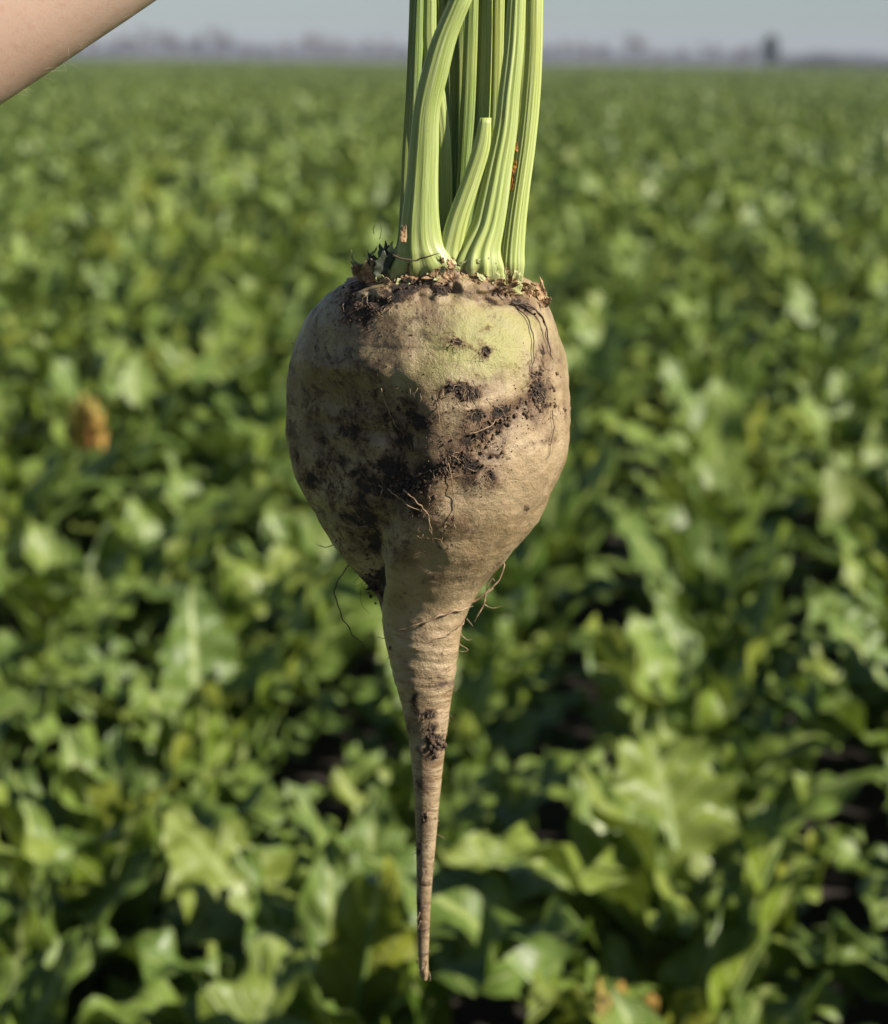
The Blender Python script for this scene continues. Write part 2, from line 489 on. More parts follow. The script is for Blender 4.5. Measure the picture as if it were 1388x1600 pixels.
# photo column, top row, distance: hazy bare trees of the far windbreak
TY = 440
row = [(150, 60), (178, 52), (205, 50), (228, 46), (255, 48), (280, 52), (308, 50), (335, 46), (352, 54), (382, 66), (415, 70), (450, 64), (482, 52), (500, 50), (525, 56), (548, 66), (575, 60), (602, 56), (628, 66),
       (862, 70), (885, 64), (915, 60), (940, 66), (988, 56), (1002, 60), (1030, 76), (1065, 72), (1100, 70), (1118, 72), (1150, 72), (1168, 66)]
rt = random.Random(8)
for k, (px, py) in enumerate(row):
    b0 = P(px, 106, TY); Y = TY + rt.uniform(-14, 14)
    top = P(px, py, Y).z
    base = P(px, 100, Y)
    e = empty('bare_tree', (base.x, Y, 0), rt.uniform(0, 6.28))
    v = k % 4; s = top / (9, 10, 8, 11)[v] * 1.12
    side = 'left of the green stalks' if px < 690 else 'right of the green stalks'
    tag(e, 'hazy leafless grey tree in the far windbreak on the horizon, ' + side, 'tree', 'windbreak trees ' + side)
    for nm, me in zip(('trunk', 'crown'), BT[v]):
        o = bpy.data.objects.new(nm, me); o.scale = (s * 1.15, s * 1.15, s); link(o, e)
def crown_material(name, c1, c2):
    m = NT(name); inf = m.n('ShaderNodeNewGeometry').outputs['Random Per Island']
    m.base(m.mix(inf, c1, c2)); m.val('Roughness', 0.7); m.translucent(c2, 0.2); return m.m
GREENCROWN = crown_material('dark_tree_foliage', (0.028, 0.050, 0.014), (0.060, 0.090, 0.028))
HEDGECROWN = crown_material('hedge_foliage', (0.06, 0.055, 0.03), (0.11, 0.10, 0.05))
def foliage(n, fn, size, seed, mat):
    r = random.Random(seed); V = []; F = []
    for _ in range(n):
        p = fn(r); a = Vector((r.gauss(0, 1), r.gauss(0, 1), r.gauss(0, 1))).normalized(); b = a.orthogonal().normalized() * size * r.uniform(.6, 1.3); c = a.cross(b).normalized() * size * r.uniform(.5, 1)
        o = len(V); V += [p - b, p + c * .6, p + b, p - c * .6]; F.append((o, o + 1, o + 2, o + 3))
    return mesh('crown', V, F, mat, smooth=False)
def upright(r):
    z = r.random() ** 0.9; a = r.uniform(0, 6.28); rad = (0.25 + math.sin(math.pi * min(1, z * .8 + .12))) * 1.45 * math.sqrt(r.random()) * (1 + .25 * math.sin(3 * a + 9 * z))
    return Vector((math.cos(a) * rad, math.sin(a) * rad, 0.9 + z * 6.4))
GY = 420
b0 = P(1203, 105, GY); topz = P(1203, 55, GY).z
e = empty('evergreen_tree', (b0.x, GY, 0)); tag(e, 'dark green bushy tree standing alone on the horizon at right', 'tree')
sc = topz / 7.3
o = obj('crown', foliage(2600, upright, .30, 4, GREENCROWN), e); o.scale = (sc * 1.1,) * 2 + (sc,)
v, f, u = sweep([(0, 0, 0), (0.03, 0, 2), (0, 0.05, 6.0)], [.22, .17, .05], 7); o = obj('trunk', mesh('trunk', v, f, BARK), e); o.scale = (sc,) * 3
def shrub(r):
    a = r.uniform(0, 6.28); q = math.sqrt(r.random()); z = r.random()
    return Vector((math.cos(a) * q * 2.6, math.sin(a) * q * 1.2, z * (1.9 - 1.2 * q * q) * (1 + .2 * math.sin(5 * a))))
hm = [foliage(700, shrub, .22, 60 + k, HEDGECROWN) for k in range(3)]
v, f, u = merge([sweep([(0.1 * k, 0, 0), (0.25 * k, 0.1 * k, 1.2)], [.05, .02], 5) for k in (-2, -1, 0, 1, 2)])
hs = mesh('stems', v, f, BARK)
for k, px in enumerate((1238, 1262, 1290, 1312, 1338, 1362, 1386, 1410)):
    b0 = P(px, 105, 402)
    e = empty('hedge_shrub', (b0.x, 402 + rt.uniform(-3, 3), 0), rt.uniform(-.3, .3)); q = rt.uniform(.75, 1.25) * 1.15
    tag(e, 'low brownish shrub of the hedge on the horizon, right of the lone dark tree', 'shrub', 'low hedge at the right of the horizon')
    for nm, m_ in (('crown', hm[k % 3]), ('stem', hs)):
        o = bpy.data.objects.new(nm, m_); o.scale = (q * 1.3, q, q); link(o, e)
def woodline(r):
    x = r.uniform(-520, 520); h = 5.5 + 3 * noise.noise(Vector((x * .012, 3, 0))) + 2 * noise.noise(Vector((x * .06, 8, 0)))
    return Vector((x, r.uniform(-8, 8), r.random() * h))
fw = obj('distant_wood', foliage(26000, woodline, 1.0, 9, HEDGECROWN)); fw.location = (0, 1150, 0)
tag(fw, 'faint grey strip of distant woodland along the horizon', 'wood', kind='stuff')

# ------------------------------------------------------------------ the held sugar beet
OUT = [(402, 672, 738), (408, 642, 764), (414, 620, 780), (420, 600, 793), (430, 570, 808), (444, 536, 828), (456, 518, 842), (470, 503, 853), (490, 487, 863), (510, 476, 871), (535, 464, 879), (560, 456, 885), (600, 449, 889.5), (640, 446, 890.5),
       (680, 447, 887.5), (713, 451, 882), (751, 465, 869), (780, 479, 856), (803, 492, 844), (825, 504, 828), (845, 516, 813), (865, 530, 796), (883, 544, 779), (907, 567, 760), (922, 582, 750), (934, 590, 743), (952, 593.5, 733), (972, 597, 725.5), (1000, 601.5, 719),
       (1030, 608.5, 715.5), (1060, 616, 711.5), (1100, 627, 705), (1150, 638, 697.5), (1200, 644, 692), (1250, 648, 687), (1300, 650, 682.5), (1350, 651, 678), (1400, 651, 674), (1450, 652, 671.5), (1500, 653.5, 669.5), (1522, 655, 670), (1531, 659, 668)]
oy = np.array([o[0] for o in OUT], float); ol = np.array([o[1] for o in OUT], float); orr = np.array([o[2] for o in OUT], float)
NR, NS = 420, 300
ys = 402 + (1531 - 402) * (np.linspace(0, 1, NR))
def smooth_interp(y, oy, ov):
    k = 5; return np.mean([np.interp(y + d, oy, ov) for d in np.linspace(-7, 7, 9)], axis=0) if 425 < y < 1520 else np.interp(y, oy, ov)
FURROW = [(560, 640), (620, 650), (700, 648), (760, 616), (800, 592), (850, 578), (905, 578), (940, 586)]
fy = [a for a, b in FURROW]; fx = [b for a, b in FURROW]
# soil, with painted shade by the furrow: x, y, rx, ry, angle, strength   (positions of the marks on the skin)
SOILB = [(608, 468, 44, 15, -28, 1.0), (640, 447, 34, 12, -15, .9), (575, 482, 34, 20, -20, .8), (560, 452, 26, 12, -30, .8), (540, 468, 18, 16, 0, .6), (693, 453, 15, 9, -5, 1.05), (600, 500, 40, 18, -10, .45), (790, 458, 26, 8, 15, .6), (815, 478, 22, 8, 30, .8),
         (712, 603, 20, 9, -10, .9), (728, 614, 18, 12, 0, 1.0), (755, 552, 9, 9, 0, .8), (712, 534, 13, 7, 0, .8), (742, 648, 16, 10, -20, .9), (783, 644, 18, 11, -25, 1.0), (840, 586, 12, 9, 0, .9), (842, 618, 13, 14, 0, 1.0), (848, 634, 18, 8, 0, .8), (831, 648, 10, 12, 0, .7), (700, 607, 16, 6, 0, .7),
         (757, 686, 12, 10, 0, .95), (722, 714, 20, 12, -20, 1.0), (736, 728, 22, 10, 10, .9), (696, 734, 26, 12, -10, .85), (765, 741, 9, 8, 0, .8), (735, 752, 9, 8, 0, .6), (646, 757, 26, 14, -15, 1.05), (617, 762, 20, 16, 10, 1.0), (651, 800, 10, 14, 20, .8), (612, 735, 30, 22, 0, .85), (655, 660, 22, 18, 0, .8), (640, 690, 36, 24, 0, .6),
         (574, 850, 11, 26, 10, .95), (580, 905, 11, 20, 0, 1.1), (586, 930, 6, 12, 0, 1.0), (484, 748, 10, 16, -10, .9), (534, 720, 22, 10, -5, .75), (548, 672, 26, 16, 0, .7), (500, 690, 12, 10, 0, .7), (495, 640, 18, 16, 0, .5), (560, 760, 34, 18, 0, .6), (590, 790, 24, 16, 0, .7), (545, 810, 20, 14, 30, .6), (686, 855, 5, 4, 0, .7),
         (671, 1116, 11, 8, -20, 1.0), (680, 1159, 13, 17, 0, 1.15), (676, 1137, 8, 7, 0, .9), (648, 1094, 5, 14, 0, .6), (610, 1012, 3, 4, 0, .9), (661, 1140, 5, 4, 0, .7), (662, 1281, 5, 8, 0, .9), (655, 1334, 5, 18, 0, .6), (653, 1408, 4, 10, 0, .6), (777, 714, 3, 3, 0, .8), (795, 716, 3, 3, 0, .8), (823, 794, 4, 4, 0, .6), (744, 700, 4, 4, 0, .6), (705, 787, 4, 4, 0, .8), (707, 808, 3, 5, 0, .9), (690, 980, 5, 2.5, -15, .7), (770, 470, 18, 5, 20, .5), (800, 635, 70, 12, -28, .55), (735, 690, 80, 14, -30, .6), (680, 735, 66, 20, -18, .8), (615, 755, 56, 30, -5, .85), (640, 660, 46, 40, 0, .6), (840, 600, 14, 40, 8, .7), (560, 640, 60, 60, 0, .45), (520, 740, 50, 60, 0, .5), (570, 800, 40, 50, 20, .6)]
STAIN_SHADE = [(620, 520, 90, 55, 0, .75), (560, 560, 80, 60, 0, .5), (700, 432, 110, 12, 0, .8), (800, 465, 60, 20, 25, .9), (745, 610, 70, 30, -10, .5), (790, 660, 60, 30, -20, .6), (838, 645, 18, 26, 0, .9), (760, 690, 70, 20, -15, .6), (710, 740, 70, 26, -10, .8), (765, 750, 14, 20, 10, .9), (672, 800, 16, 36, 10, .7), (685, 850, 50, 26, -10, .55), (640, 870, 44, 30, 0, .5), (775, 893, 30, 20, -50, .6), (690, 905, 60, 12, 0, .45),
          (660, 780, 60, 50, 0, .4), (692, 1069, 22, 6, -10, .95), (665, 1090, 30, 12, 0, .5), (670, 1180, 24, 16, 0, .8), (666, 1222, 12, 18, 0, .75), (662, 1290, 12, 34, 0, .8), (655, 1350, 6, 60, 0, .6), (655, 1450, 5, 50, 0, .5), (520, 700, 80, 90, 0, .6), (640, 680, 60, 90, 0, .5), (560, 840, 50, 60, 0, .5), (700, 660, 20, 40, 0, .5), (860, 560, 26, 60, 0, .35), (880, 650, 10, 60, 0, .35), (800, 700, 40, 10, -10, .5), (850, 690, 26, 6, -5, .6), (665, 1140, 40, 40, 0, .5), (660, 1400, 14, 120, 0, .5), (600, 650, 60, 60, 0, .7), (480, 600, 40, 80, 0, .55), (540, 780, 50, 60, 0, .65), (650, 640, 40, 50, 0, .75), (530, 640, 110, 150, 0, .8), (560, 800, 70, 70, 0, .7), (610, 560, 70, 40, 0, .6), (780, 650, 100, 30, -32, .95), (700, 720, 100, 34, -25, 1.1), (640, 770, 70, 40, -20, 1.1), (842, 612, 26, 48, 5, .95), (650, 690, 60, 70, 0, .95), (720, 455, 120, 16, 10, .6), (690, 830, 70, 40, 0, .5), (540, 520, 60, 60, 0, .6), (670, 1050, 50, 60, 0, .35)]  # real stains; the broad left blobs also paint in that side's shade
GREENB = [(700, 520, 200, 60, 5, .6), (640, 590, 100, 50, 0, .5), (745, 535, 95, 60, 5, 1.0), (790, 510, 70, 45, 20, .8), (700, 575, 70, 40, 0, .7), (820, 600, 50, 50, 0, .45), (600, 560, 90, 50, 0, .5), (510, 500, 30, 60, 15, .55), (720, 460, 50, 20, 0, .5)]
def blobs(px, py, L, soft=1.0):
    a = np.zeros_like(px)
    for x, y, rx, ry, an, st in L:
        c, s = math.cos(R(an)), math.sin(R(an)); dx = px - x; dy = py - y
        u = (dx * c + dy * s) / rx; v = (-dx * s + dy * c) / ry
        a = np.maximum(a, st * np.exp(-(u * u + v * v) * .75))
    return a
beet = empty('sugar_beet', P(690, 1531))
tag(beet, 'large pale sugar beet root smeared with dark soil, hanging by its green stalks', 'sugar beet')
bl = beet.location.copy()
V = []; pxs = []; pys = []
for j in range(NR):
    y = ys[j]
    l = float(smooth_interp(y, oy, ol)); rr = float(smooth_interp(y, oy, orr))
    A = P(l, y); B = P(rr, y); cxx = (A.x + B.x) / 2; hw = (B.x - A.x) / 2; zc = (A.z + B.z) / 2
    for k in range(NS):
        th = 2 * math.pi * k / NS
        c, s = math.cos(th), math.sin(th)
        p = Vector((cxx + hw * c, D + hw * 0.95 * s, zc))
        if s < 0:       # left of the bulb flattened so it falls into shade, behind a blunt front ridge
            wob_ = 26 * noise.noise(Vector((y * .013, 2.2, 0))) + 9 * noise.noise(Vector((y * .05, 7.2, 0)))
            xr = P(wob_ + float(np.interp(y, (560, 600, 640, 700, 750, 800, 850, 900, 940), (650, 682, 694, 694, 662, 622, 602, 594, 592))), y).x
            am = float(np.interp(y, (500, 560, 600, 650, 800, 880, 935), (0, .25, .62, .86, .86, .75, 0)))
            xl = cxx - hw; tt = (xr - p.x) / (xr - xl)
            if tt > 0 and am > 0:
                Yr = hw * .95 * math.sqrt(max(0, 1 - ((xr - cxx) / hw) ** 2))
                ych = D - Yr * (1 - tt) - .06 * hw * math.sin(math.pi * tt)
                p.y += (ych - p.y) * am * sstep(0, .22, tt)
        if s < 0 and y < 520:      # the crown is full towards the viewer
            tgt = float(np.interp(y, (402, 408, 414, 422, 432, 445, 465, 490, 520), (.030, .0375, .0415, .0445, .047, .0495, .054, .0585, .0615)))
            p.y = D + (p.y - D) * max(1, tgt / (hw * .95))
        n = Vector((c, s, 0))
        front = max(0.0, -s)
        q, qy = proj(p)
        a = 0.0
        # furrow with soil, and the swelling that stands beside it
        xg = np.interp(y, fy, fx); wg = np.interp(y, (560, 640, 760, 850, 940), (40, 52, 44, 26, 12)); dg = np.interp(y, (540, 600, 700, 780, 850, 900, 935, 960), (0, 1, 3, 5, 9, 9, 3, 0)) * .001
        a -= dg * math.exp(-((q - xg) / wg) ** 2) * (front > 0)
        a += .002 * math.exp(-((q - xg - 70) / 50) ** 2 - ((y - 620) / 90) ** 2) * (front > 0)
        # second, shallow furrow spiralling right
        xs2 = np.interp(y, (560, 640, 740, 790), (860, 780, 700, 640)); a -= .0022 * math.exp(-((q - xs2) / 22) ** 2) * sstep(560, 620, y) * (1 - sstep(740, 790, y)) * (front > 0)
        body = sstep(430, 470, y)
        sz = hw / .07
        a += noise.noise(p * 22) * .0042 * min(1, sz) * front + noise.noise(p * 60 + Vector((3, 0, 0))) * .0016 * min(1, sz * 1.4)
        a += noise.noise(p * 190) * .00045 * min(1, sz * 2)
        # cross wrinkles of the tail
        wr = sstep(930, 990, y) * (1 - .55 * sstep(1120, 1200, y))
        pw = Vector((p.x * 35, p.y * 35, (p.z + .22 * p.x) * 300)); a += noise.noise(pw + noise.noise_vector(p * 30) * 1.5) * .0006 * wr * min(1, sz * 3)
        pw = Vector((p.x * 20, p.y * 20, p.z * 130)); a += noise.noise(pw + noise.noise_vector(p * 25) * 1.2) * .0006 * (.35 + wr) * min(1, sz * 3)
        # rough crown
        cr = 1 - sstep(425, 478, y); a += noise.noise(p * 120) * .0042 * cr + noise.noise(p * 300) * .0026 * cr
        a += .0012 * math.sin((y - 430) / 5.5 + 4 * noise.noise(p * 40)) * (1 - sstep(440, 480, y))
        p = p + n * a
        V.append(p - bl); pxs.append(q if front > 0.0 else -9999); pys.append(qy)
F = [(j * NS + k, (j + 1) * NS + k, (j + 1) * NS + (k + 1) % NS, j * NS + (k + 1) % NS) for j in range(NR - 1) for k in range(NS)]
top = len(V); V.append(P(706, 400) - bl); pxs.append(706); pys.append(400)
bot = len(V); V.append(P(664, 1533) - bl); pxs.append(664); pys.append(1533)
F += [(top, k, (k + 1) % NS) for k in range(NS)]
F += [(bot, (NR - 1) * NS + (k + 1) % NS, (NR - 1) * NS + k) for k in range(NS)]
pxs = np.array(pxs, float); pys = np.array(pys, float)
soil = blobs(pxs, pys, SOILB); stain_shade = blobs(pxs, pys, STAIN_SHADE); green = blobs(pxs, pys, GREENB)  # the first two masks mix dirt with the painted shade of the left flank
Vn = np.array([tuple(v) for v in V]); back = pxs < -900
for i in np.nonzero(back)[0]:
    v = Vector(Vn[i]); n = noise.noise(v * 25); soil[i] = max(0, n * 1.3 - .05); stain_shade[i] = .4 + .5 * noise.noise(v * 12); green[i] = .4 * max(0, 1 - abs(pys[i] - 530) / 90)

def skin_material():
    m = NT('beet_skin'); o = m.obco()
    so_, st_, gr_ = m.attr('soil'), m.math('ADD', m.attr('stain_shade'), .10), m.attr('green')
    sz = m.n('ShaderNodeSeparateXYZ'); m.set(sz.inputs[0], o)
    tail = m.ramp(sz.outputs[2], .215, .165)
    n1 = m.noise(o, 26, 5, .62, .6); n2 = m.noise(o, 105, 7, .70, .5); n3 = m.noise(o, 420, 5, .7); n4 = m.noise(m.mapping(o, (1, 1, 4.5)), 60, 5, .65, .8)
    n5 = m.noise(o, 900, 3, .6); n6 = m.noise(o, 55, 6, .66, .3)
    c = m.mix(m.ramp(n1, .34, .66), (0.275, 0.19, 0.097), (0.42, 0.312, 0.182))
    c = m.mix(m.math('MULTIPLY', m.ramp(n4, .48, .72, 0, .7), m.math('ADD', .35, tail)), c, (0.46, 0.345, 0.205))
    c = m.mix(m.math('MULTIPLY', m.ramp(n4, .50, .30, 0, .75), m.math('ADD', .22, tail)), c, (0.20, 0.115, 0.05))
    gcol = m.mix(n2, (0.215, 0.212, 0.048), (0.325, 0.315, 0.098))
    c = m.mix(m.ramp(m.math('ADD', gr_, m.math('MULTIPLY', m.math('SUBTRACT', n2, .5), .9)), .08, .95, 0, .88), c, gcol)
    # brown staining and painted left-side shade, broad and soft, then finer
    f = m.math('ADD', m.math('MULTIPLY', st_, 1.05), m.math('MULTIPLY', m.math('SUBTRACT', n6, .5), 2.4))
    c = m.mix(m.ramp(f, .20, .95, 0, .78), c, m.mix(n3, (0.105, 0.060, 0.030), (0.21, 0.135, 0.078)))
    f2 = m.math('ADD', m.math('MULTIPLY', st_, .75), m.math('MULTIPLY', m.math('SUBTRACT', n2, .5), 3.0))
    c = m.mix(m.ramp(f2, .50, .95, 0, .85), c, m.mix(n5, (0.045, 0.027, 0.016), (0.095, 0.060, 0.036)))
    sp = m.math('MULTIPLY', m.ramp(n5, .60, .68), m.ramp(n2, .38, .60))
    c = m.mix(m.math('MULTIPLY', sp, .8), c, (0.06, 0.034, 0.019))
    # a wide brown margin round each soil or painted-shade patch, black-brown in its middle
    dn = m.math('ADD', m.math('SUBTRACT', n2, .5), m.math('MULTIPLY', m.math('SUBTRACT', n3, .5), .7))
    so2 = m.math('ADD', so_, m.math('ADD', m.math('MULTIPLY', dn, 2.0), m.math('MULTIPLY', m.math('SUBTRACT', n6, .5), 1.2)))
    c = m.mix(m.ramp(so2, .12, .60, 0, .85), c, m.mix(n3, (0.070, 0.036, 0.017), (0.15, 0.080, 0.038)))
    sm = m.ramp(so2, .55, .82)
    c = m.mix(sm, c, m.mix(n5, (0.016, 0.010, 0.007), (0.055, 0.036, 0.024)))
    m.base(c)
    m.val('Roughness', m.math('ADD', m.ramp(n2, .3, .7, .34, .52), m.math('MULTIPLY', m.ramp(so2, .1, .6), .4), clamp=True)); m.val('Specular IOR Level', .5)
    h = m.math('ADD', m.math('MULTIPLY', n2, .6), m.math('ADD', m.math('MULTIPLY', n3, .35), m.math('MULTIPLY', n4, m.math('ADD', .1, m.math('MULTIPLY', tail, .5)))))
    h = m.math('ADD', h, m.math('MULTIPLY', sm, m.math('ADD', .6, n5)))
    m.bump(h, .9, .0023)
    return m.m
SKIN = skin_material()
rootme = mesh('root', V, F, SKIN, attrs={'soil': soil, 'stain_shade': stain_shade, 'green': green})
root = obj('root', rootme, beet)
BV = BVHTree.FromPolygons([Vector(v) + bl for v in V], F)
def surf(px, py, lift=0.0):
    d = (P(px, py) - C0).normalized()
    h = BV.ray_cast(C0, d)
    if h[0] is None: return P(px, py, D - lift)
    n = h[1] if h[1].dot(d) < 0 else -h[1]
    return h[0] + n * lift

def simple(name, c1, c2, scale=300, rough=.8, bump=.0, aniso=None):
    m = NT(name); o = m.obco(); n = m.noise(m.mapping(o, aniso) if aniso else o, scale, 4, .65)
    m.base(m.mix(m.ramp(n, .3, .7), c1, c2)); m.val('Roughness', rough)
    if bump: m.bump(n, .8, bump)
    return m.m
SOILM = simple('clinging_soil', (0.018, 0.011, 0.007), (0.11, 0.068, 0.042), 260, .95, .001)
SOILB_M = simple('caked_soil', (0.035, 0.020, 0.012), (0.15, 0.092, 0.054), 240, .95, .001)
ROOTLET = simple('rootlet', (0.15, 0.09, 0.045), (0.40, 0.28, 0.165), 300, .7)
DARKROOT = simple('dark_rootlet', (0.035, 0.022, 0.014), (0.10, 0.06, 0.035), 500, .8)
SCALE = simple('dry_scale', (0.17, 0.085, 0.035), (0.50, 0.33, 0.17), 260, .8, .0008)
GREENSCRAP = simple('green_scrap', (0.20, 0.19, 0.05), (0.42, 0.43, 0.19), 220, .55)
DARKSCRAP = simple('shaded_scrap', (0.022, 0.026, 0.014), (0.075, 0.088, 0.045), 160, .6)  # dark colour stands in for the shadow of the stalks

# lumps of soil clinging to the skin
rs = random.Random(4)
ICO = bmesh.new(); bmesh.ops.create_icosphere(ICO, subdivisions=1, radius=1)
icoV = [v.co.copy() for v in ICO.verts]; icoF = [tuple(v.index for v in f.verts) for f in ICO.faces]; ICO.free()
ICO = bmesh.new(); bmesh.ops.create_icosphere(ICO, subdivisions=2, radius=1)
ico2V = [v.co.copy() for v in ICO.verts]; ico2F = [tuple(v.index for v in f.verts) for f in ICO.faces]; ICO.free()
def lump(c, rad, seed, squash=None):
    o = Vector((seed * 3.1, 0, 0)); big = rad > .0018
    src, ff = (ico2V, ico2F) if big else (icoV, icoF)
    return [c + v * rad * (1 + .55 * noise.noise(v * 1.7 + o) + .35 * noise.noise(v * 4 + o)) for v in src], list(ff), None
def crumbs(x, y, rx, ry, an, n, smin=.8, smax=3.2):
    parts = []
    c, s = math.cos(R(an)), math.sin(R(an))
    for i in range(n):
        u, v = rs.gauss(0, .55), rs.gauss(0, .55)
        px, py = x + u * rx * c - v * ry * s, y + u * rx * s + v * ry * c
        r_c = (smin + (smax - smin) * rs.random() ** 2.4) * PX
        p = surf(px, py, r_c * .35) - bl
        parts.append(lump(p, r_c, rs.random() * 50))
    return merge(parts)
for (x, y, rx, ry, an, st) in SOILB:
    if st < .78 or rx * ry < 40 or (x < 560 and y > 500): continue
    if max(rx, ry) > 42: continue
    n = int(min(50, 6 + rx * ry * .06))
    v, f, u = crumbs(x, y, rx * .95, ry * .95, an, n, .6, 2.8)
    o = obj('soil_clump', mesh('soil_clump', v, f, SOILM), beet); o['kind'] = 'stuff'
v, f, u = crumbs(680, 1160, 12, 15, 0, 60, 1.2, 6.0); o = obj('soil_clump', mesh('soil_clump', v, f, SOILM), beet); o['kind'] = 'stuff'
v, f, u = crumbs(579, 912, 8, 18, 0, 50, 1.2, 4.5); o = obj('soil_clump', mesh('soil_clump', v, f, SOILM), beet); o['kind'] = 'stuff'
v, f, u = crumbs(630, 762, 34, 13, -8, 90, 1.2, 5.0); o = obj('soil_clump', mesh('soil_clump', v, f, SOILM), beet); o['kind'] = 'stuff'
band = spline([(848, 596), (838, 630), (790, 648), (757, 684), (722, 716), (690, 738), (645, 760), (608, 764)], 60)
for g_ in range(5):
    parts = []
    for i in range(60):
        q = band[rs.randrange(g_ * 12, g_ * 12 + 12)]; sd_ = 11 if rs.random() < .6 else 24
        px, py = q[0] + rs.gauss(0, sd_), q[1] + rs.gauss(0, sd_ * .7); r_c = (.6 + 3.4 * rs.random() ** 3) * PX
        parts.append(lump(surf(px, py, r_c * .4) - bl, r_c, rs.random() * 50))
    v, f, u = merge(parts); o = obj('soil_clump', mesh('soil_clump', v, f, SOILB_M), beet); o['kind'] = 'stuff'
# loose grains over the dirty parts of the skin
parts = []
for (x, y, rx, ry, an, st) in STAIN_SHADE:
    for i in range(int(rx * ry * .012 * st) + 4):
        px, py = x + rs.gauss(0, .6) * rx, y + rs.gauss(0, .6) * ry
        if not (418 < py < 1520): continue
        l, rr = np.interp(py, oy, ol) + 6, np.interp(py, oy, orr) - 6
        if not l < px < rr: continue
        q = rs.uniform(.4, 1.3) * PX; parts.append(lump(surf(px, py, q * .3) - bl, q, rs.random() * 50))
v, f, u = merge(parts); o = obj('soil_grains', mesh('soil_grains', v, f, SOILM), beet); o['kind'] = 'stuff'

# rootlets that can be told apart: (path px, lift in mm), radius px, material
def rootlet(path, r0_, r1_, mat, name='rootlet', n=34, wob=1.0):
    pts = [surf(p[0], p[1], (p[2] if len(p) > 2 else .5) * .001) for p in path]
    sp = [Vector(p) for p in spline(pts, n)]
    k0 = rs.random() * 90
    sp = [p + noise.noise_vector(p * 260 + Vector((k0, 0, 0))) * wob * .001 - bl for p in sp]
    rad = [(r0_ + (r1_ - r0_) * i / (n - 1)) * .68 * PX * (1 + .35 * noise.noise(Vector((i * .9, k0, 0)))) * (1 - .7 * sstep(.8, 1, i / (n - 1))) for i in range(n)]
    v, f, u = sweep(sp, rad, 6)
    return obj(name, mesh(name, v, f, mat), beet)
rootlet([(797, 472, 1), (812, 488, 1.2), (825, 505, 1.5), (831, 535, 1.2), (830, 570, 1), (824, 600, .8)], 1.7, .8, DARKROOT)
rootlet([(797, 476, 1.4), (822, 482, 2.4), (842, 502, 2.6), (851, 532, 2.0), (859, 556, 1.2), (867, 569, .8)], 2.5, .8, DARKROOT)
rootlet([(815, 482, 1.4), (836, 492, 2.6), (848, 520, 2.0), (852, 548, 1.0)], 1.6, .7, DARKROOT)
rootlet([(597, 606, 1.5), (605, 630, 1.2), (614, 652, 1.0), (625, 672, 1.0)], 1.4, .9, ROOTLET)
rootlet([(680, 616, .8), (686, 648, .8), (688, 670, .8)], .9, .6, ROOTLET)
rootlet([(732, 677, 1.2), (752, 669, 1.2), (768, 660, 1.4), (784, 647, 1.0)], 1.6, 1.1, ROOTLET)
rootlet([(700, 720, 2), (704, 745, 1.5), (708, 775, 1.2), (708, 808, 1.4), (712, 836, 1.0)], 1.2, .8, ROOTLET)
rootlet([(640, 765, 4), (657, 782, 3), (668, 800, 1.5), (673, 820, 1), (678, 852, .6)], 1.9, .7, ROOTLET)
rootlet([(612, 760, 4), (630, 775, 4.5), (650, 790, 3), (668, 802, 1)], 1.6, .8, ROOTLET)
rootlet([(598, 752, 4), (606, 762, 5), (598, 778, 3)], 1.7, .7, ROOTLET)
rootlet([(552, 815, 1), (560, 821, 2), (572, 819, 2), (578, 817, 1)], 1.0, .6, ROOTLET)
rootlet([(600, 825, .6), (630, 822, .8), (660, 838, .8), (690, 840, .6)], .9, .6, ROOTLET)
rootlet([(861, 640, .8), (862, 672, .8), (857, 705, .8), (852, 722, .6)], 1.0, .6, DARKROOT)
rootlet([(627, 982, 2.6), (660, 970, 1.8), (700, 955, 1.2), (735, 943, 2.0)], 2.0, 2.6, ROOTLET)
rootlet([(648, 1012, .8), (690, 995, 1.0), (715, 980, 1.2), (728, 966, 1.5)], .9, 1.6, ROOTLET)
def free_root(path, Y, r0_, r1_, mat, name='rootlet', n=36, wob=1.1):
    pts = [P(a, b, Y) for a, b in path]; k0 = rs.random() * 90
    sp = [Vector(p) for p in spline(pts, n)]
    sp = [p + noise.noise_vector(p * 200 + Vector((k0, 0, 0))) * wob * .001 - bl for p in sp]
    rad = [(r0_ + (r1_ - r0_) * i / (n - 1)) * .78 * PX * (1 - .6 * sstep(.8, 1, i / (n - 1))) * (1 + .35 * noise.noise(Vector((i * .8, k0, 0)))) for i in range(n)]
    v, f, u = sweep(sp, rad, 6); return obj(name, mesh(name, v, f, mat), beet)
free_root([(735, 943), (752, 932), (765, 922), (780, 906), (787, 893), (785, 880), (776, 876)], D - .006, 2.6, 1.7, ROOTLET)
free_root([(770, 917), (758, 930), (757, 945), (745, 962), (740, 974)], D - .006, 2.4, .9, ROOTLET)
free_root([(762, 925), (763, 912), (768, 903), (772, 910)], D - .005, 1.3, .6, ROOTLET)
free_root([(757, 944), (766, 947), (777, 949), (785, 945)], D - .005, .9, .4, ROOTLET)
free_root([(728, 966), (735, 972), (741, 978)], D - .003, 1.2, .5, ROOTLET)
free_root([(717, 980), (722, 992), (731, 999), (739, 1000)], D - .003, 1.3, .4, ROOTLET)
free_root([(716, 1002), (726, 1010), (731, 1018), (722, 1019), (716, 1016)], D - .003, .9, .4, ROOTLET)
free_root([(546, 884), (530, 903), (524, 922), (529, 950), (540, 973), (556, 995), (573, 1014)], D - .004, 1.2, 1.3, DARKROOT)
free_root([(568, 904), (564, 928), (567, 945), (575, 957)], D, .5, .4, DARKROOT)
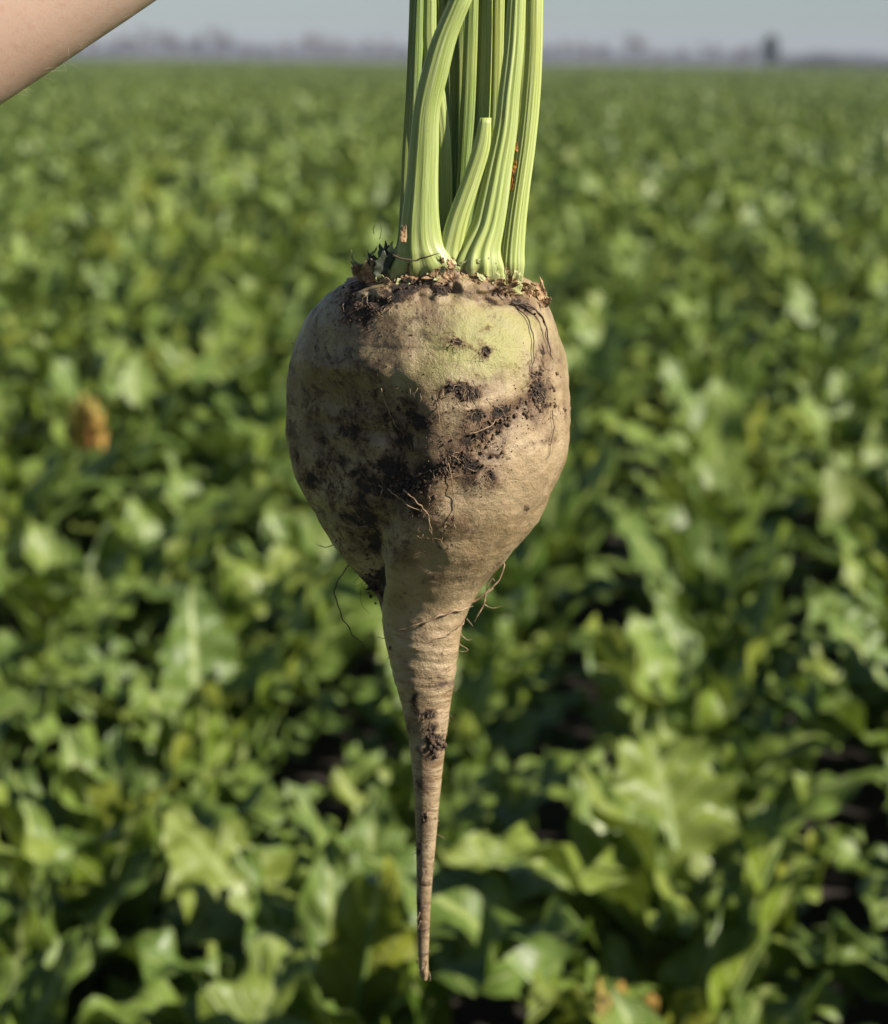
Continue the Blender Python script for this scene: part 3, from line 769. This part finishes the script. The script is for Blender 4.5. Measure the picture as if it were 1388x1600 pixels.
free_root([(562, 899), (556, 907), (550, 911)], D - .004, .6, .4, DARKROOT)
free_root([(520, 853), (510, 854), (497, 852)], D, 1.0, .6, DARKROOT)
free_root([(463, 543), (459, 539), (456, 538)], D, 1.0, .6, DARKROOT)
free_root([(602, 998), (594, 997), (587, 995)], D, .8, .4, DARKROOT)
free_root([(676, 1272), (682, 1279), (687, 1284)], D - .004, .8, .7, ROOTLET)
free_root([(683, 1303), (689, 1306), (695, 1312)], D - .002, .6, .3, ROOTLET)
free_root([(650, 1331), (645, 1334), (640, 1335)], D - .002, .7, .5, ROOTLET)
free_root([(667, 1502), (671, 1520), (673, 1531), (670, 1535)], D - .003, .9, .8, ROOTLET)
for a, b in (((663, 1360), (660, 1374)), ((657, 1425), (653, 1440)), ((658, 1438), (654, 1453)), ((668, 1268), (668, 1283)), ((652, 1500), (652, 1508))):
    rootlet([(a[0], a[1], .4), ((a[0] + b[0]) / 2, (a[1] + b[1]) / 2, .7), (b[0], b[1], .8)], 1.3, .9, ROOTLET, n=6, wob=.1)
# fine root hairs, too many to tell apart
parts = []
def hair(px, py, ang, L, lift=1.2, r=.4):
    a = surf(px, py, .0002); 
    q = (px + math.cos(ang) * L, py + math.sin(ang) * L)
    l, rr = np.interp(q[1], oy, ol) - 6, np.interp(q[1], oy, orr) + 6
    b = surf(*q, lift=lift * .001) if l < q[0] < rr else P(q[0], q[1], D)
    if (a - b).length > .03: return
    mid = (a + b) / 2 + Vector((rs.gauss(0, .0009), -.0006, rs.gauss(0, .0009)))
    pts = [Vector(p) - bl for p in spline([a, mid, b], 6)]
    parts.append(sweep(pts, [r * PX * (1 - .1 * i) for i in range(6)], 4))
trail = [(712, 534, 18), (755, 553, 14), (840, 588, 20), (715, 606, 26), (735, 615, 20), (842, 618, 24), (848, 634, 22), (742, 648, 22), (783, 645, 22), (757, 686, 20), (722, 716, 26), (700, 735, 28), (760, 745, 18), (646, 757, 26), (617, 762, 26), (650, 800, 18), (700, 800, 30), (640, 610, 16), (560, 610, 12), (610, 470, 34), (590, 480, 30), (580, 905, 16), (672, 1120, 12), (700, 605, 30), (680, 830, 40), (860, 640, 20)]
for x, y, s_ in trail:
    for _ in range(9):
        hair(x + rs.gauss(0, .6) * s_, y + rs.gauss(0, .35) * s_, rs.gauss(1.57, .9), rs.uniform(5, 18), rs.uniform(.3, 1.8), rs.uniform(.25, .6))
for _ in range(46):
    y = rs.uniform(960, 1520); sd_ = rs.random() < .5
    x = np.interp(y, oy, ol) + 2 if sd_ else np.interp(y, oy, orr) - 2
    hair(x, y, rs.gauss(math.pi - .8 if sd_ else .8, .4), rs.uniform(3, 9), 1, rs.uniform(.2, .4))
v, f, u = merge(parts); o = obj('root_hairs', mesh('root_hairs', v, f, ROOTLET), beet); o['kind'] = 'stuff'

# stalks ---------------------------------------------------------------
def petiole_material():
    m = NT('petiole'); uv = m.uv(); ob = m.obco()
    inf = m.n('ShaderNodeObjectInfo').outputs['Random']
    sx = m.n('ShaderNodeSeparateXYZ'); m.set(sx.inputs[0], uv)
    st = m.noise(m.mapping(uv, (34, 2.2, 1)), 1.0, 4, .6)
    st2 = m.noise(m.mapping(uv, (70, 6.0, 1)), 1.0, 3, .6)
    big = m.noise(ob, 18, 2)
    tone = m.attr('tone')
    c = m.mix(m.ramp(tone, 0, 1), (0.070, 0.145, 0.012), (0.39, 0.45, 0.125))  # tone also carries painted shade, low for stalks at the back
    c = m.mix(m.ramp(st, .42, .72, 0, .5), c, (0.55, 0.60, 0.31))
    c = m.mix(m.ramp(st, .48, .25, 0, .5), c, (0.13, 0.22, 0.02))
    c = m.mix(m.ramp(big, .45, .7, 0, .4), c, (0.42, 0.42, 0.10))
    # paler, bruised foot of each stalk
    c = m.mix(m.math('MULTIPLY', m.attr('foot'), .5), c, m.mix(st2, (0.36, 0.36, 0.13), (0.58, 0.58, 0.34)))
    sp = m.ramp(m.noise(ob, 800, 2), .70, .76)
    c = m.mix(m.math('MULTIPLY', sp, .45), c, (0.14, 0.11, 0.04))
    br = m.math('MULTIPLY', m.ramp(m.noise(m.mapping(ob, (1, 1, .35)), 90, 5, .7), .60, .72), .45)
    c = m.mix(br, c, (0.22, 0.20, 0.06))
    dirt = m.math('MULTIPLY', m.attr('foot'), m.ramp(m.noise(ob, 240, 4, .7), .50, .66))
    c = m.mix(m.math('MULTIPLY', dirt, .8), c, (0.12, 0.075, 0.04))
    m.base(c); m.val('Roughness', m.ramp(st2, .3, .7, .34, .52)); m.val('Specular IOR Level', .5)
    m.val('Subsurface Weight', .12); m.val('Subsurface Radius', (.006, .008, .002)); m.val('Subsurface Scale', .5)
    m.bump(m.math('ADD', st, m.math('MULTIPLY', st2, .5)), .35, .0009)
    return m.m
PET = petiole_material()
def petiole(edges, Y0, Y1, tone=.7, grooves=(), n=46, depth=.62, up=True, ribs=9, name='petiole', ragged=False, foot=True):
    """edges: (y, left, right) in photo pixels from top to base; carried on up into the fist"""
    ed = list(edges)
    E = spline([(e[1], e[2], e[0]) for e in ed], n)
    if up:      # converge into the grip
        x0, x1 = ed[0][1], ed[0][2]; w0 = (x1 - x0); cx0 = (x0 + x1) / 2
        tgt = 742 + (cx0 - 742) * .62
        ext = spline([(-420, tgt - w0 * .36, tgt + w0 * .36), (-300, tgt - w0 * .4, tgt + w0 * .4), (-130, (tgt * .55 + cx0 * .45) - w0 * .45, (tgt * .55 + cx0 * .45) + w0 * .45), (ed[0][0] - 12, cx0 - w0 * .495, cx0 + w0 * .495)], 16)
        E = [np.array((e[1], e[2], e[0])) for e in ext] + E
    V, UV, TO, FO = [], [], [], []; NSg = 64
    N = len(E); acc = 0; prev = None
    ytop, ybase = E[0][2], E[-1][2]
    for i, (l, r_e, y) in enumerate(E):
        k = (y - ed[0][0]) / max(1, (ybase - ed[0][0]))
        Y = Y0 + (Y1 - Y0) * max(0, k) ** 1.3
        if y < 0: Y = Y + (D - .006 - Y) * .35 * min(1, -y / 250)
        A, B = P(l, y, Y), P(r_e, y, Y); c = (A + B) / 2; hw = (B - A).length / 2
        ax = (B - A).normalized()
        if prev is not None: acc += (c - prev).length
        prev = c.copy()
        hd = min(hw * depth, .0078) * (1 - .85 * sstep(.90, 1, k) if foot and up else 1)
        if foot and y > 415: Y += .010 * sstep(415, 448, y)
        for q in range(NSg):
            th = 2 * math.pi * q / NSg
            rib = 1 + .048 * math.cos(ribs * th + 1.1 + 1.6 * noise.noise(Vector((th * 1.3, Y0 * 77, acc * 3)))) + .018 * math.cos(2 * ribs * th) + .03 * noise.noise(Vector((math.cos(th) * 2, math.sin(th) * 2, acc * 9 + Y0 * 90)))
            for tg in grooves: rib -= .20 * (.35 + .65 * max(0, k)) * math.exp(-((th - R(tg)) / .12) ** 2)
            s = math.sin(th)
            dy = -s * hd * rib if s > 0 else -s * hd * .8 * rib     # convex outside, flatter inside
            V.append(c + ax * (math.cos(th) * hw * (rib if abs(math.cos(th)) < .93 else 1)) + Vector((0, dy, 0)) - bl)
            UV.append((q / NSg, acc * 10)); TO.append(tone); FO.append(sstep(.86, 1.0, k) if foot else 0)
    F = [(i * NSg + q, i * NSg + (q + 1) % NSg, (i + 1) * NSg + (q + 1) % NSg, (i + 1) * NSg + q) for i in range(N - 1) for q in range(NSg)]
    F.append(tuple(range(NSg - 1, -1, -1))); F.append(tuple((N - 1) * NSg + q for q in range(NSg)))
    return obj(name, mesh(name, V, F, PET, UV, attrs={'tone': TO, 'foot': FO}), beet)
# nearest, bent stalk crossing the bunch
petiole([(0, 701, 738), (58, 676, 715), (115, 658, 701), (172, 646, 688), (230, 640, 686), (288, 634, 685), (345, 627, 687), (380, 623, 694), (400, 619, 708), (412, 613, 722), (428, 608, 734), (456, 606, 740)], D - .040, D - .0345, .66, ribs=11, grooves=(64, 98, 128))
# stalks at the left and back; lower tones paint in the shade between them
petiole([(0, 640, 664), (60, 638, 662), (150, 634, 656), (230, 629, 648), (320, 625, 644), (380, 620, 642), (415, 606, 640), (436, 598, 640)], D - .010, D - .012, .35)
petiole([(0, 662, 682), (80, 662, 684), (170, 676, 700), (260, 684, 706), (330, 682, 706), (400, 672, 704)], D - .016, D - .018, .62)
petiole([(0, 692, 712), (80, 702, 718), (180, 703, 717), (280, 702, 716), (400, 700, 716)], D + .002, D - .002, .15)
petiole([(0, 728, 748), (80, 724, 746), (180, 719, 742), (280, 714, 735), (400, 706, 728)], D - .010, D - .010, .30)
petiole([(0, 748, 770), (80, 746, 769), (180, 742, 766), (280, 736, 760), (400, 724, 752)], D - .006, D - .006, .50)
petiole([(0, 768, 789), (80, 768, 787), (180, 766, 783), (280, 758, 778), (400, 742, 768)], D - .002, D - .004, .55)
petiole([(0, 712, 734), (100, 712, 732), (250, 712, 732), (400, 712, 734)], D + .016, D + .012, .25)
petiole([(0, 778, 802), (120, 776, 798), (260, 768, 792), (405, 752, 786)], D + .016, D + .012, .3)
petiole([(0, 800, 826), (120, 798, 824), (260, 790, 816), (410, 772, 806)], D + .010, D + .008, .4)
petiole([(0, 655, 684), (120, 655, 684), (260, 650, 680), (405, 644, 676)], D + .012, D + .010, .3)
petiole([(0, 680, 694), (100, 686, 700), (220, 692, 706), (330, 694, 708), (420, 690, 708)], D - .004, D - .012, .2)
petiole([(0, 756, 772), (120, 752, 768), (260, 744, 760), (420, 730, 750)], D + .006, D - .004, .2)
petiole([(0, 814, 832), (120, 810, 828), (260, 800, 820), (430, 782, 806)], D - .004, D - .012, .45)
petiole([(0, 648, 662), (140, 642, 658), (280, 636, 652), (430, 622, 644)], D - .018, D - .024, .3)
# cut stub with a slanted end
petiole([(184, 750, 768), (230, 739, 766), (280, 722, 752), (340, 699, 733), (385, 686, 724), (405, 681, 726), (444, 678, 730)], D - .037, D - .034, .95, up=False, n=30, name='cut_stub')
petiole([(232, 745, 764), (290, 734, 756), (345, 716, 750), (395, 706, 758), (440, 702, 762)], D - .030, D - .032, .6, up=False, n=24, name='cut_stub')
# two big stalks at the right
petiole([(0, 793, 822), (72, 788, 819), (144, 779, 813), (200, 772, 809), (260, 758, 801), (310, 746, 795), (350, 735, 789), (385, 714, 783), (402, 704, 784), (418, 697, 788), (456, 690, 792)], D - .026, D - .0345, .72, ribs=11, grooves=(58, 84, 118))
petiole([(0, 822, 849), (72, 821, 848), (144, 816, 845), (220, 808, 838), (290, 797, 829), (345, 788, 823), (390, 782, 820), (415, 780, 820), (440, 786, 816), (454, 790, 812)], D - .018, D - .022, .92, grooves=(66, 112))

# torn scales, scraps and cut leaf bases round the crown
def flake(px, py, L, Wd, ang, curl, mat, Y=None, name='dry_scale', seed=0, thick=.00012):
    r = random.Random(seed); nL, nW = 12, 7
    a = surf(px, py, .0006) if Y is None else P(px, py, Y)
    dirv = Vector((math.cos(ang), 0, -math.sin(ang))); wv = Vector((math.sin(ang), r.uniform(-.5, .5), math.cos(ang))).normalized(); nv = dirv.cross(wv).normalized()
    if nv.y > 0: nv = -nv
    V = []; F = []
    for sgn in (1, -1):
        for i in range(nL + 1):
            t = i / nL
            for j in range(nW + 1):
                s = -1 + 2 * j / nW
                wd = Wd * PX * (math.sin(math.pi * (.22 + .66 * t)) ** .6) * (1 + .55 * noise.noise(Vector((t * 9, 5 if s > 0 else 0, seed * 7.7))))
                le = L * PX * t * (1 + .5 * noise.noise(Vector((s * 1.6, 2, seed * 1.3))) * t)
                p = a + dirv * le + wv * (s * wd) + nv * (curl * L * PX * (t * t) + .10 * L * PX * noise.noise(Vector((t * 4, s * 2.5, seed * 3.3))) + .05 * L * PX * noise.noise(Vector((t * 2, s * 8, seed * 3.3)))) + nv * (thick * sgn)
                V.append(p - bl)
    n1 = (nL + 1) * (nW + 1)
    for k, off in enumerate((0, n1)):
        for i in range(nL):
            for j in range(nW):
                q = off + i * (nW + 1) + j; fc = (q, q + 1, q + nW + 2, q + nW + 1); F.append(fc if k == 0 else fc[::-1])
    rim = [j for j in range(nW + 1)] + [(i + 1) * (nW + 1) + nW for i in range(nL)] + [nL * (nW + 1) + j for j in range(nW - 1, -1, -1)] + [i * (nW + 1) for i in range(nL - 1, 0, -1)]
    for i in range(len(rim)):
        q, w_ = rim[i], rim[(i + 1) % len(rim)]; F.append((w_, q, q + n1, w_ + n1))
    return obj(name, mesh(name, V, F, mat), beet)
flake(848, 477, 32, 8, -1.75, -.2, SCALE, seed=1); flake(842, 476, 18, 7, -.3, .2, SCALE, seed=2)
flake(631, 379, 24, 5, -1.6, .1, SCALE, Y=D - .046, seed=3)
rf = random.Random(31)
for k in range(150):
    px = rf.uniform(590, 850); t = (px - 590) / 260
    py = 418 + rf.uniform(-4, 18) + (18 * abs(t - .4) + 34 * max(0, t - .6) * 1.6)
    flake(px, py, rf.uniform(6, 20), rf.uniform(2, 6), rf.uniform(-.2, 3.4), rf.uniform(-.1, .45), SCALE if rf.random() < .78 else GREENSCRAP, seed=40 + k, name='dry_scale')
for k in range(170):
    px = rf.uniform(588, 846); t = (px - 588) / 258
    py = 417 + rf.gauss(0, 5) + 46 * max(0, t - .5) / .5 + 20 * max(0, .32 - t) / .32
    flake(px, py, rf.uniform(7, 21) * (1 if t < .88 else .6), rf.uniform(1.5, 6), rf.gauss(-1.57, .9), rf.uniform(-.05, .35), SCALE if rf.random() < .76 else GREENSCRAP, seed=300 + k, name='dry_scale')
flake(660, 424, 46, 8, -.12, .12, GREENSCRAP, seed=120, name='leaf_base'); flake(716, 420, 36, 9, -.3, .1, GREENSCRAP, seed=121, name='leaf_base')
flake(764, 440, 30, 13, -1.5, .15, GREENSCRAP, seed=122, name='leaf_base'); flake(806, 462, 34, 9, -1.6, .15, GREENSCRAP, seed=123, name='leaf_base')
for k, q in enumerate(((606, 430, 44, 13, -1.7, -.05, .026), (592, 432, 32, 13, -1.95, .05, .020), (614, 430, 46, 12, -1.5, .0, .034), (574, 438, 30, 11, -2.3, .1, .020), (598, 436, 36, 16, -1.5, .1, .036), (582, 440, 26, 13, -1.8, .2, .034))):
    flake(*q[:6], (DARKSCRAP, DARKSCRAP, GREENSCRAP, SCALE, DARKSCRAP, SCALE)[k], Y=D - q[6], seed=150 + k, name='leaf_base')
free_root([(568, 414), (558, 412), (551, 403), (549, 393)], D - .015, 3.2, 1.2, GREENSCRAP, name='green_shred')
free_root([(572, 412), (578, 400), (586, 392), (590, 384)], D - .02, 3.4, 1.4, GREENSCRAP, name='green_shred')
free_root([(590, 440), (588, 434), (594, 430), (600, 434), (597, 440), (592, 441)], D - .055, 1.6, 1.0, GREENSCRAP, name='green_shred')
free_root([(612, 398), (640, 406), (662, 402), (690, 394)], D - .062, 1.8, 1.2, DARKROOT, name='dead_fibre')
free_root([(586, 366), (584, 358), (588, 352)], D - .015, .7, .4, DARKROOT, name='dead_fibre'); free_root([(592, 372), (596, 360), (593, 350)], D - .015, .6, .4, DARKROOT, name='dead_fibre')
BROWNBIT = simple('brown_leaf_bit', (0.20, 0.07, 0.01), (0.46, 0.20, 0.03), 260, .7, .0008)
flake(806, 238, 17, 4, -1.7, .3, BROWNBIT, Y=D - .0235, seed=130, name='withered_bit'); flake(802, 270, 17, 4, -1.5, .3, BROWNBIT, Y=D - .0245, seed=131, name='withered_bit'); flake(799, 298, 26, 2.5, -1.5, .1, BROWNBIT, Y=D - .0255, seed=132, name='withered_bit')

# leaf blades of the held beet, above the fist (above the picture)
rb = random.Random(12)
for k, (px, Y, az, up_) in enumerate(((716, D, 1.9, .9), (740, D + .01, 1.5, 1.0), (757, D + .015, 1.1, .95), (728, D + .01, 2.0, .8), (748, D - .005, 1.7, .7), (735, D + .02, 1.4, .75), (765, D + .01, .8, .8))):
    me_ = LIB_HI[(1, 2, 1, 0, 2, 1, 0)[k], k % NVAR]
    o = bpy.data.objects.new('leaf_blade', me_); link(o, beet)
    o.location = P(px, -395, Y) - bl - Vector((0, 0, .05)); o.rotation_euler = (0, 0, az); o.scale = (up_, up_, up_)
flake(638, -8, 60, 9, -.05, .05, DARKSCRAP, Y=D + .004, seed=140, name='leaf_blade'); 

# ------------------------------------------------------------------ the person's arm and hand
def arm_material():
    m = NT('human_skin'); o = m.obco()
    n = m.noise(o, 14, 3); n2 = m.noise(o, 900, 4, .6); n3 = m.noise(o, 220, 3)
    c = m.mix(m.ramp(n, .3, .7), (0.66, 0.44, 0.32), (0.74, 0.525, 0.40))
    c = m.mix(m.ramp(n3, .5, .75, 0, .5), c, (0.60, 0.35, 0.25))
    m.base(c); m.val('Roughness', .5); m.val('Specular IOR Level', .35)
    m.val('Subsurface Weight', .25); m.val('Subsurface Radius', (.9, .35, .2)); m.val('Subsurface Scale', .004)
    m.bump(m.math('ADD', n2, m.math('MULTIPLY', n3, .6)), .18, .0005)
    return m.m
HUMAN = arm_material()
AY = D - .012
def ball(c, r, n=10):
    V = []; F = []
    for i in range(n + 1):
        a = math.pi * i / n
        for j in range(n * 2):
            b = math.pi * j / n; V.append(c + Vector((math.sin(a) * math.cos(b), math.sin(a) * math.sin(b), math.cos(a))) * r)
    for i in range(n):
        for j in range(n * 2):
            q = i * 2 * n + j; w_ = i * 2 * n + (j + 1) % (2 * n); F.append((q, w_, w_ + 2 * n, q + 2 * n))
    return V, F, None
def limb(pts, n=20):
    """pts: (centre, rx, ry); capped by balls"""
    out = [sweep([p[0] for p in pts], [(p[1], p[2]) for p in pts], n)]
    for p in (pts[0], pts[-1]): out.append(ball(p[0], min(p[1], p[2]) * .98))
    return out
elbow = P(-236, 140, D - .01); wrist = P(470, -254, AY); 
pieces = []
def along(t): return elbow.lerp(wrist, t)
prof = [(0, .041), (.1, .0425), (.25, .042), (.4, .0395), (.55, .0365), (.7, .033), (.85, .0295), (.95, .0275), (1.0, .0275)]
pieces += limb([(along(t) + Vector((0, 0, .002 * math.sin(3 * t))), r, r * (.95 if t < .6 else .95 - .45 * (t - .6))) for t, r in [(i / 24, float(np.interp(i / 24, [a for a, b in prof], [b for a, b in prof]))) for i in range(25)]], 28)
shoulder = elbow + Vector((-.20, .16, .17))
pieces += limb([(elbow.lerp(shoulder, t), .041 + .012 * t + .005 * math.sin(3.1 * t), .041 + .012 * t) for t in [i / 10 for i in range(11)]], 24)
# palm lies to the left of the bunch, fingers close round its far side, thumb round the near side
gx = P(742, -330, D).x; gz = P(742, -330, D).z; gy = D - .006; GR = .030
knuckle = Vector((gx - .028, gy + .020, gz))
palm_c = Vector((gx - .050, gy - .004, gz + .002))
pieces += limb([(wrist, .027, .020), (wrist.lerp(palm_c, .5), .033, .019), (palm_c, .041, .017), (Vector((gx - .036, gy + .012, gz)), .040, .013)], 20)
for k, (dz, ln, fr_) in enumerate(((.034, .95, .0092), (.012, 1.05, .0096), (-.011, 1.0, .0092), (-.032, .82, .0080))):
    pts_ = []
    for i in range(14):
        t = i / 13; a = math.pi * .93 - t * 3.75 * ln           # wraps behind, then to the right and front
        rad = GR + fr_ * .85
        pts_.append((Vector((gx + math.cos(a) * rad, gy + math.sin(a) * rad * .95, gz + dz - .006 * t + .0015 * math.sin(9 * t))), fr_ * (1 - .18 * t + .06 * math.cos(t * 12.5)), fr_ * (1 - .18 * t)))
    pieces += limb(pts_, 14)
pts_ = []
for i in range(10):
    t = i / 9; a = math.pi * 1.12 + t * 1.55; rad = GR + .011
    pts_.append((Vector((gx + math.cos(a) * rad - .010 * (1 - t), gy + math.sin(a) * rad * .95, gz + .012 + .034 * t)), .0125 * (1 - .28 * t) , .0115 * (1 - .28 * t)))
pieces += limb([(palm_c + Vector((.004, -.006, .004)), .017, .015)] + pts_, 14)
v, f, u = merge(pieces)
person = empty('person', shoulder); tag(person, 'bare forearm of a person reaching in from the upper left, holding the beet up', 'person')
armme = mesh('arm', [p - shoulder for p in v], f, HUMAN)
arm = obj('arm', armme, person)
md = arm.modifiers.new('one_skin', 'REMESH'); md.mode = 'VOXEL'; md.voxel_size = .0026; md.use_smooth_shade = True
md = arm.modifiers.new('soften', 'SMOOTH'); md.factor = .5; md.iterations = 9
# rolled sleeve at the shoulder
def cloth_material():
    m = NT('sleeve_cloth'); n = m.noise(m.obco(), 60, 3); m.base(m.mix(n, (0.10, 0.13, 0.20), (0.14, 0.18, 0.26))); m.val('Roughness', .9); m.bump(n, .3, .002); return m.m
sp_ = [elbow.lerp(shoulder, t) - shoulder for t in (.55, .57, .7, .85, 1.0, 1.15)]
v, f, u = sweep(sp_, [.058, .061, .062, .066, .072, .06], 28); o = obj('sleeve', mesh('sleeve', v, f, cloth_material()), person)
md = o.modifiers.new('sub', 'SUBSURF'); md.levels = 1; md.render_levels = 2
# fine fair hairs on the forearm
HAIRM = simple('arm_hair', (0.55, 0.42, 0.28), (0.75, 0.62, 0.45), 300, .5)
parts = []; rh = random.Random(6)
ax_ = (wrist - elbow).normalized()
for k in range(110):
    t = rh.uniform(.12, .8); r_h = float(np.interp(t, [a for a, b in prof], [b for a, b in prof])) * .97
    a = rh.uniform(1.1, 2.0) if rh.random() < .5 else rh.uniform(-2.0, -1.1)     # along the upper and lower edge
    nrm = (Vector((0, -1, 0)) * math.cos(a) + ax_.cross(Vector((0, -1, 0))) * math.sin(a)).normalized()
    p = along(t) + nrm * r_h; L = rh.uniform(.003, .008)
    d = (ax_ * rh.uniform(.4, 1) + nrm * rh.uniform(.25, .6) + Vector((rh.gauss(0, .3),) * 3)).normalized()
    parts.append(sweep([p - shoulder, p + d * L * .5 - shoulder, p + d * L + Vector((0, 0, -L * .15)) - shoulder], [.00006, .00005, .00002], 3, cap=False))
v, f, u = merge(parts); o = obj('arm_hair', mesh('arm_hair', v, f, HAIRM), person); o['kind'] = 'stuff'

# ------------------------------------------------------------------ haze over the field
def haze_material():
    m = bpy.data.materials.new('haze'); m.use_nodes = True; t = m.node_tree; t.nodes.clear()
    out = t.nodes.new('ShaderNodeOutputMaterial'); pv = t.nodes.new('ShaderNodeVolumePrincipled')
    pv.inputs['Color'].default_value = (0.66, 0.74, 1.0, 1); pv.inputs['Density'].default_value = HAZE; pv.inputs['Anisotropy'].default_value = 0.0
    t.links.new(pv.outputs[0], out.inputs['Volume']); return m
HAZE = 0.00036
x0, x1, y0, y1, z0, z1 = -900, 900, -300, 1300, -1.0, 14.5
V = [(x, y, z) for z in (z0, z1) for y in (y0, y1) for x in (x0, x1)]
hz = obj('haze', mesh('haze', V, [(0, 2, 3, 1), (4, 5, 7, 6), (0, 1, 5, 4), (2, 6, 7, 3), (0, 4, 6, 2), (1, 3, 7, 5)], haze_material(), smooth=False))
tag(hz, 'thin pale haze lying over the far field', 'haze', kind='stuff')
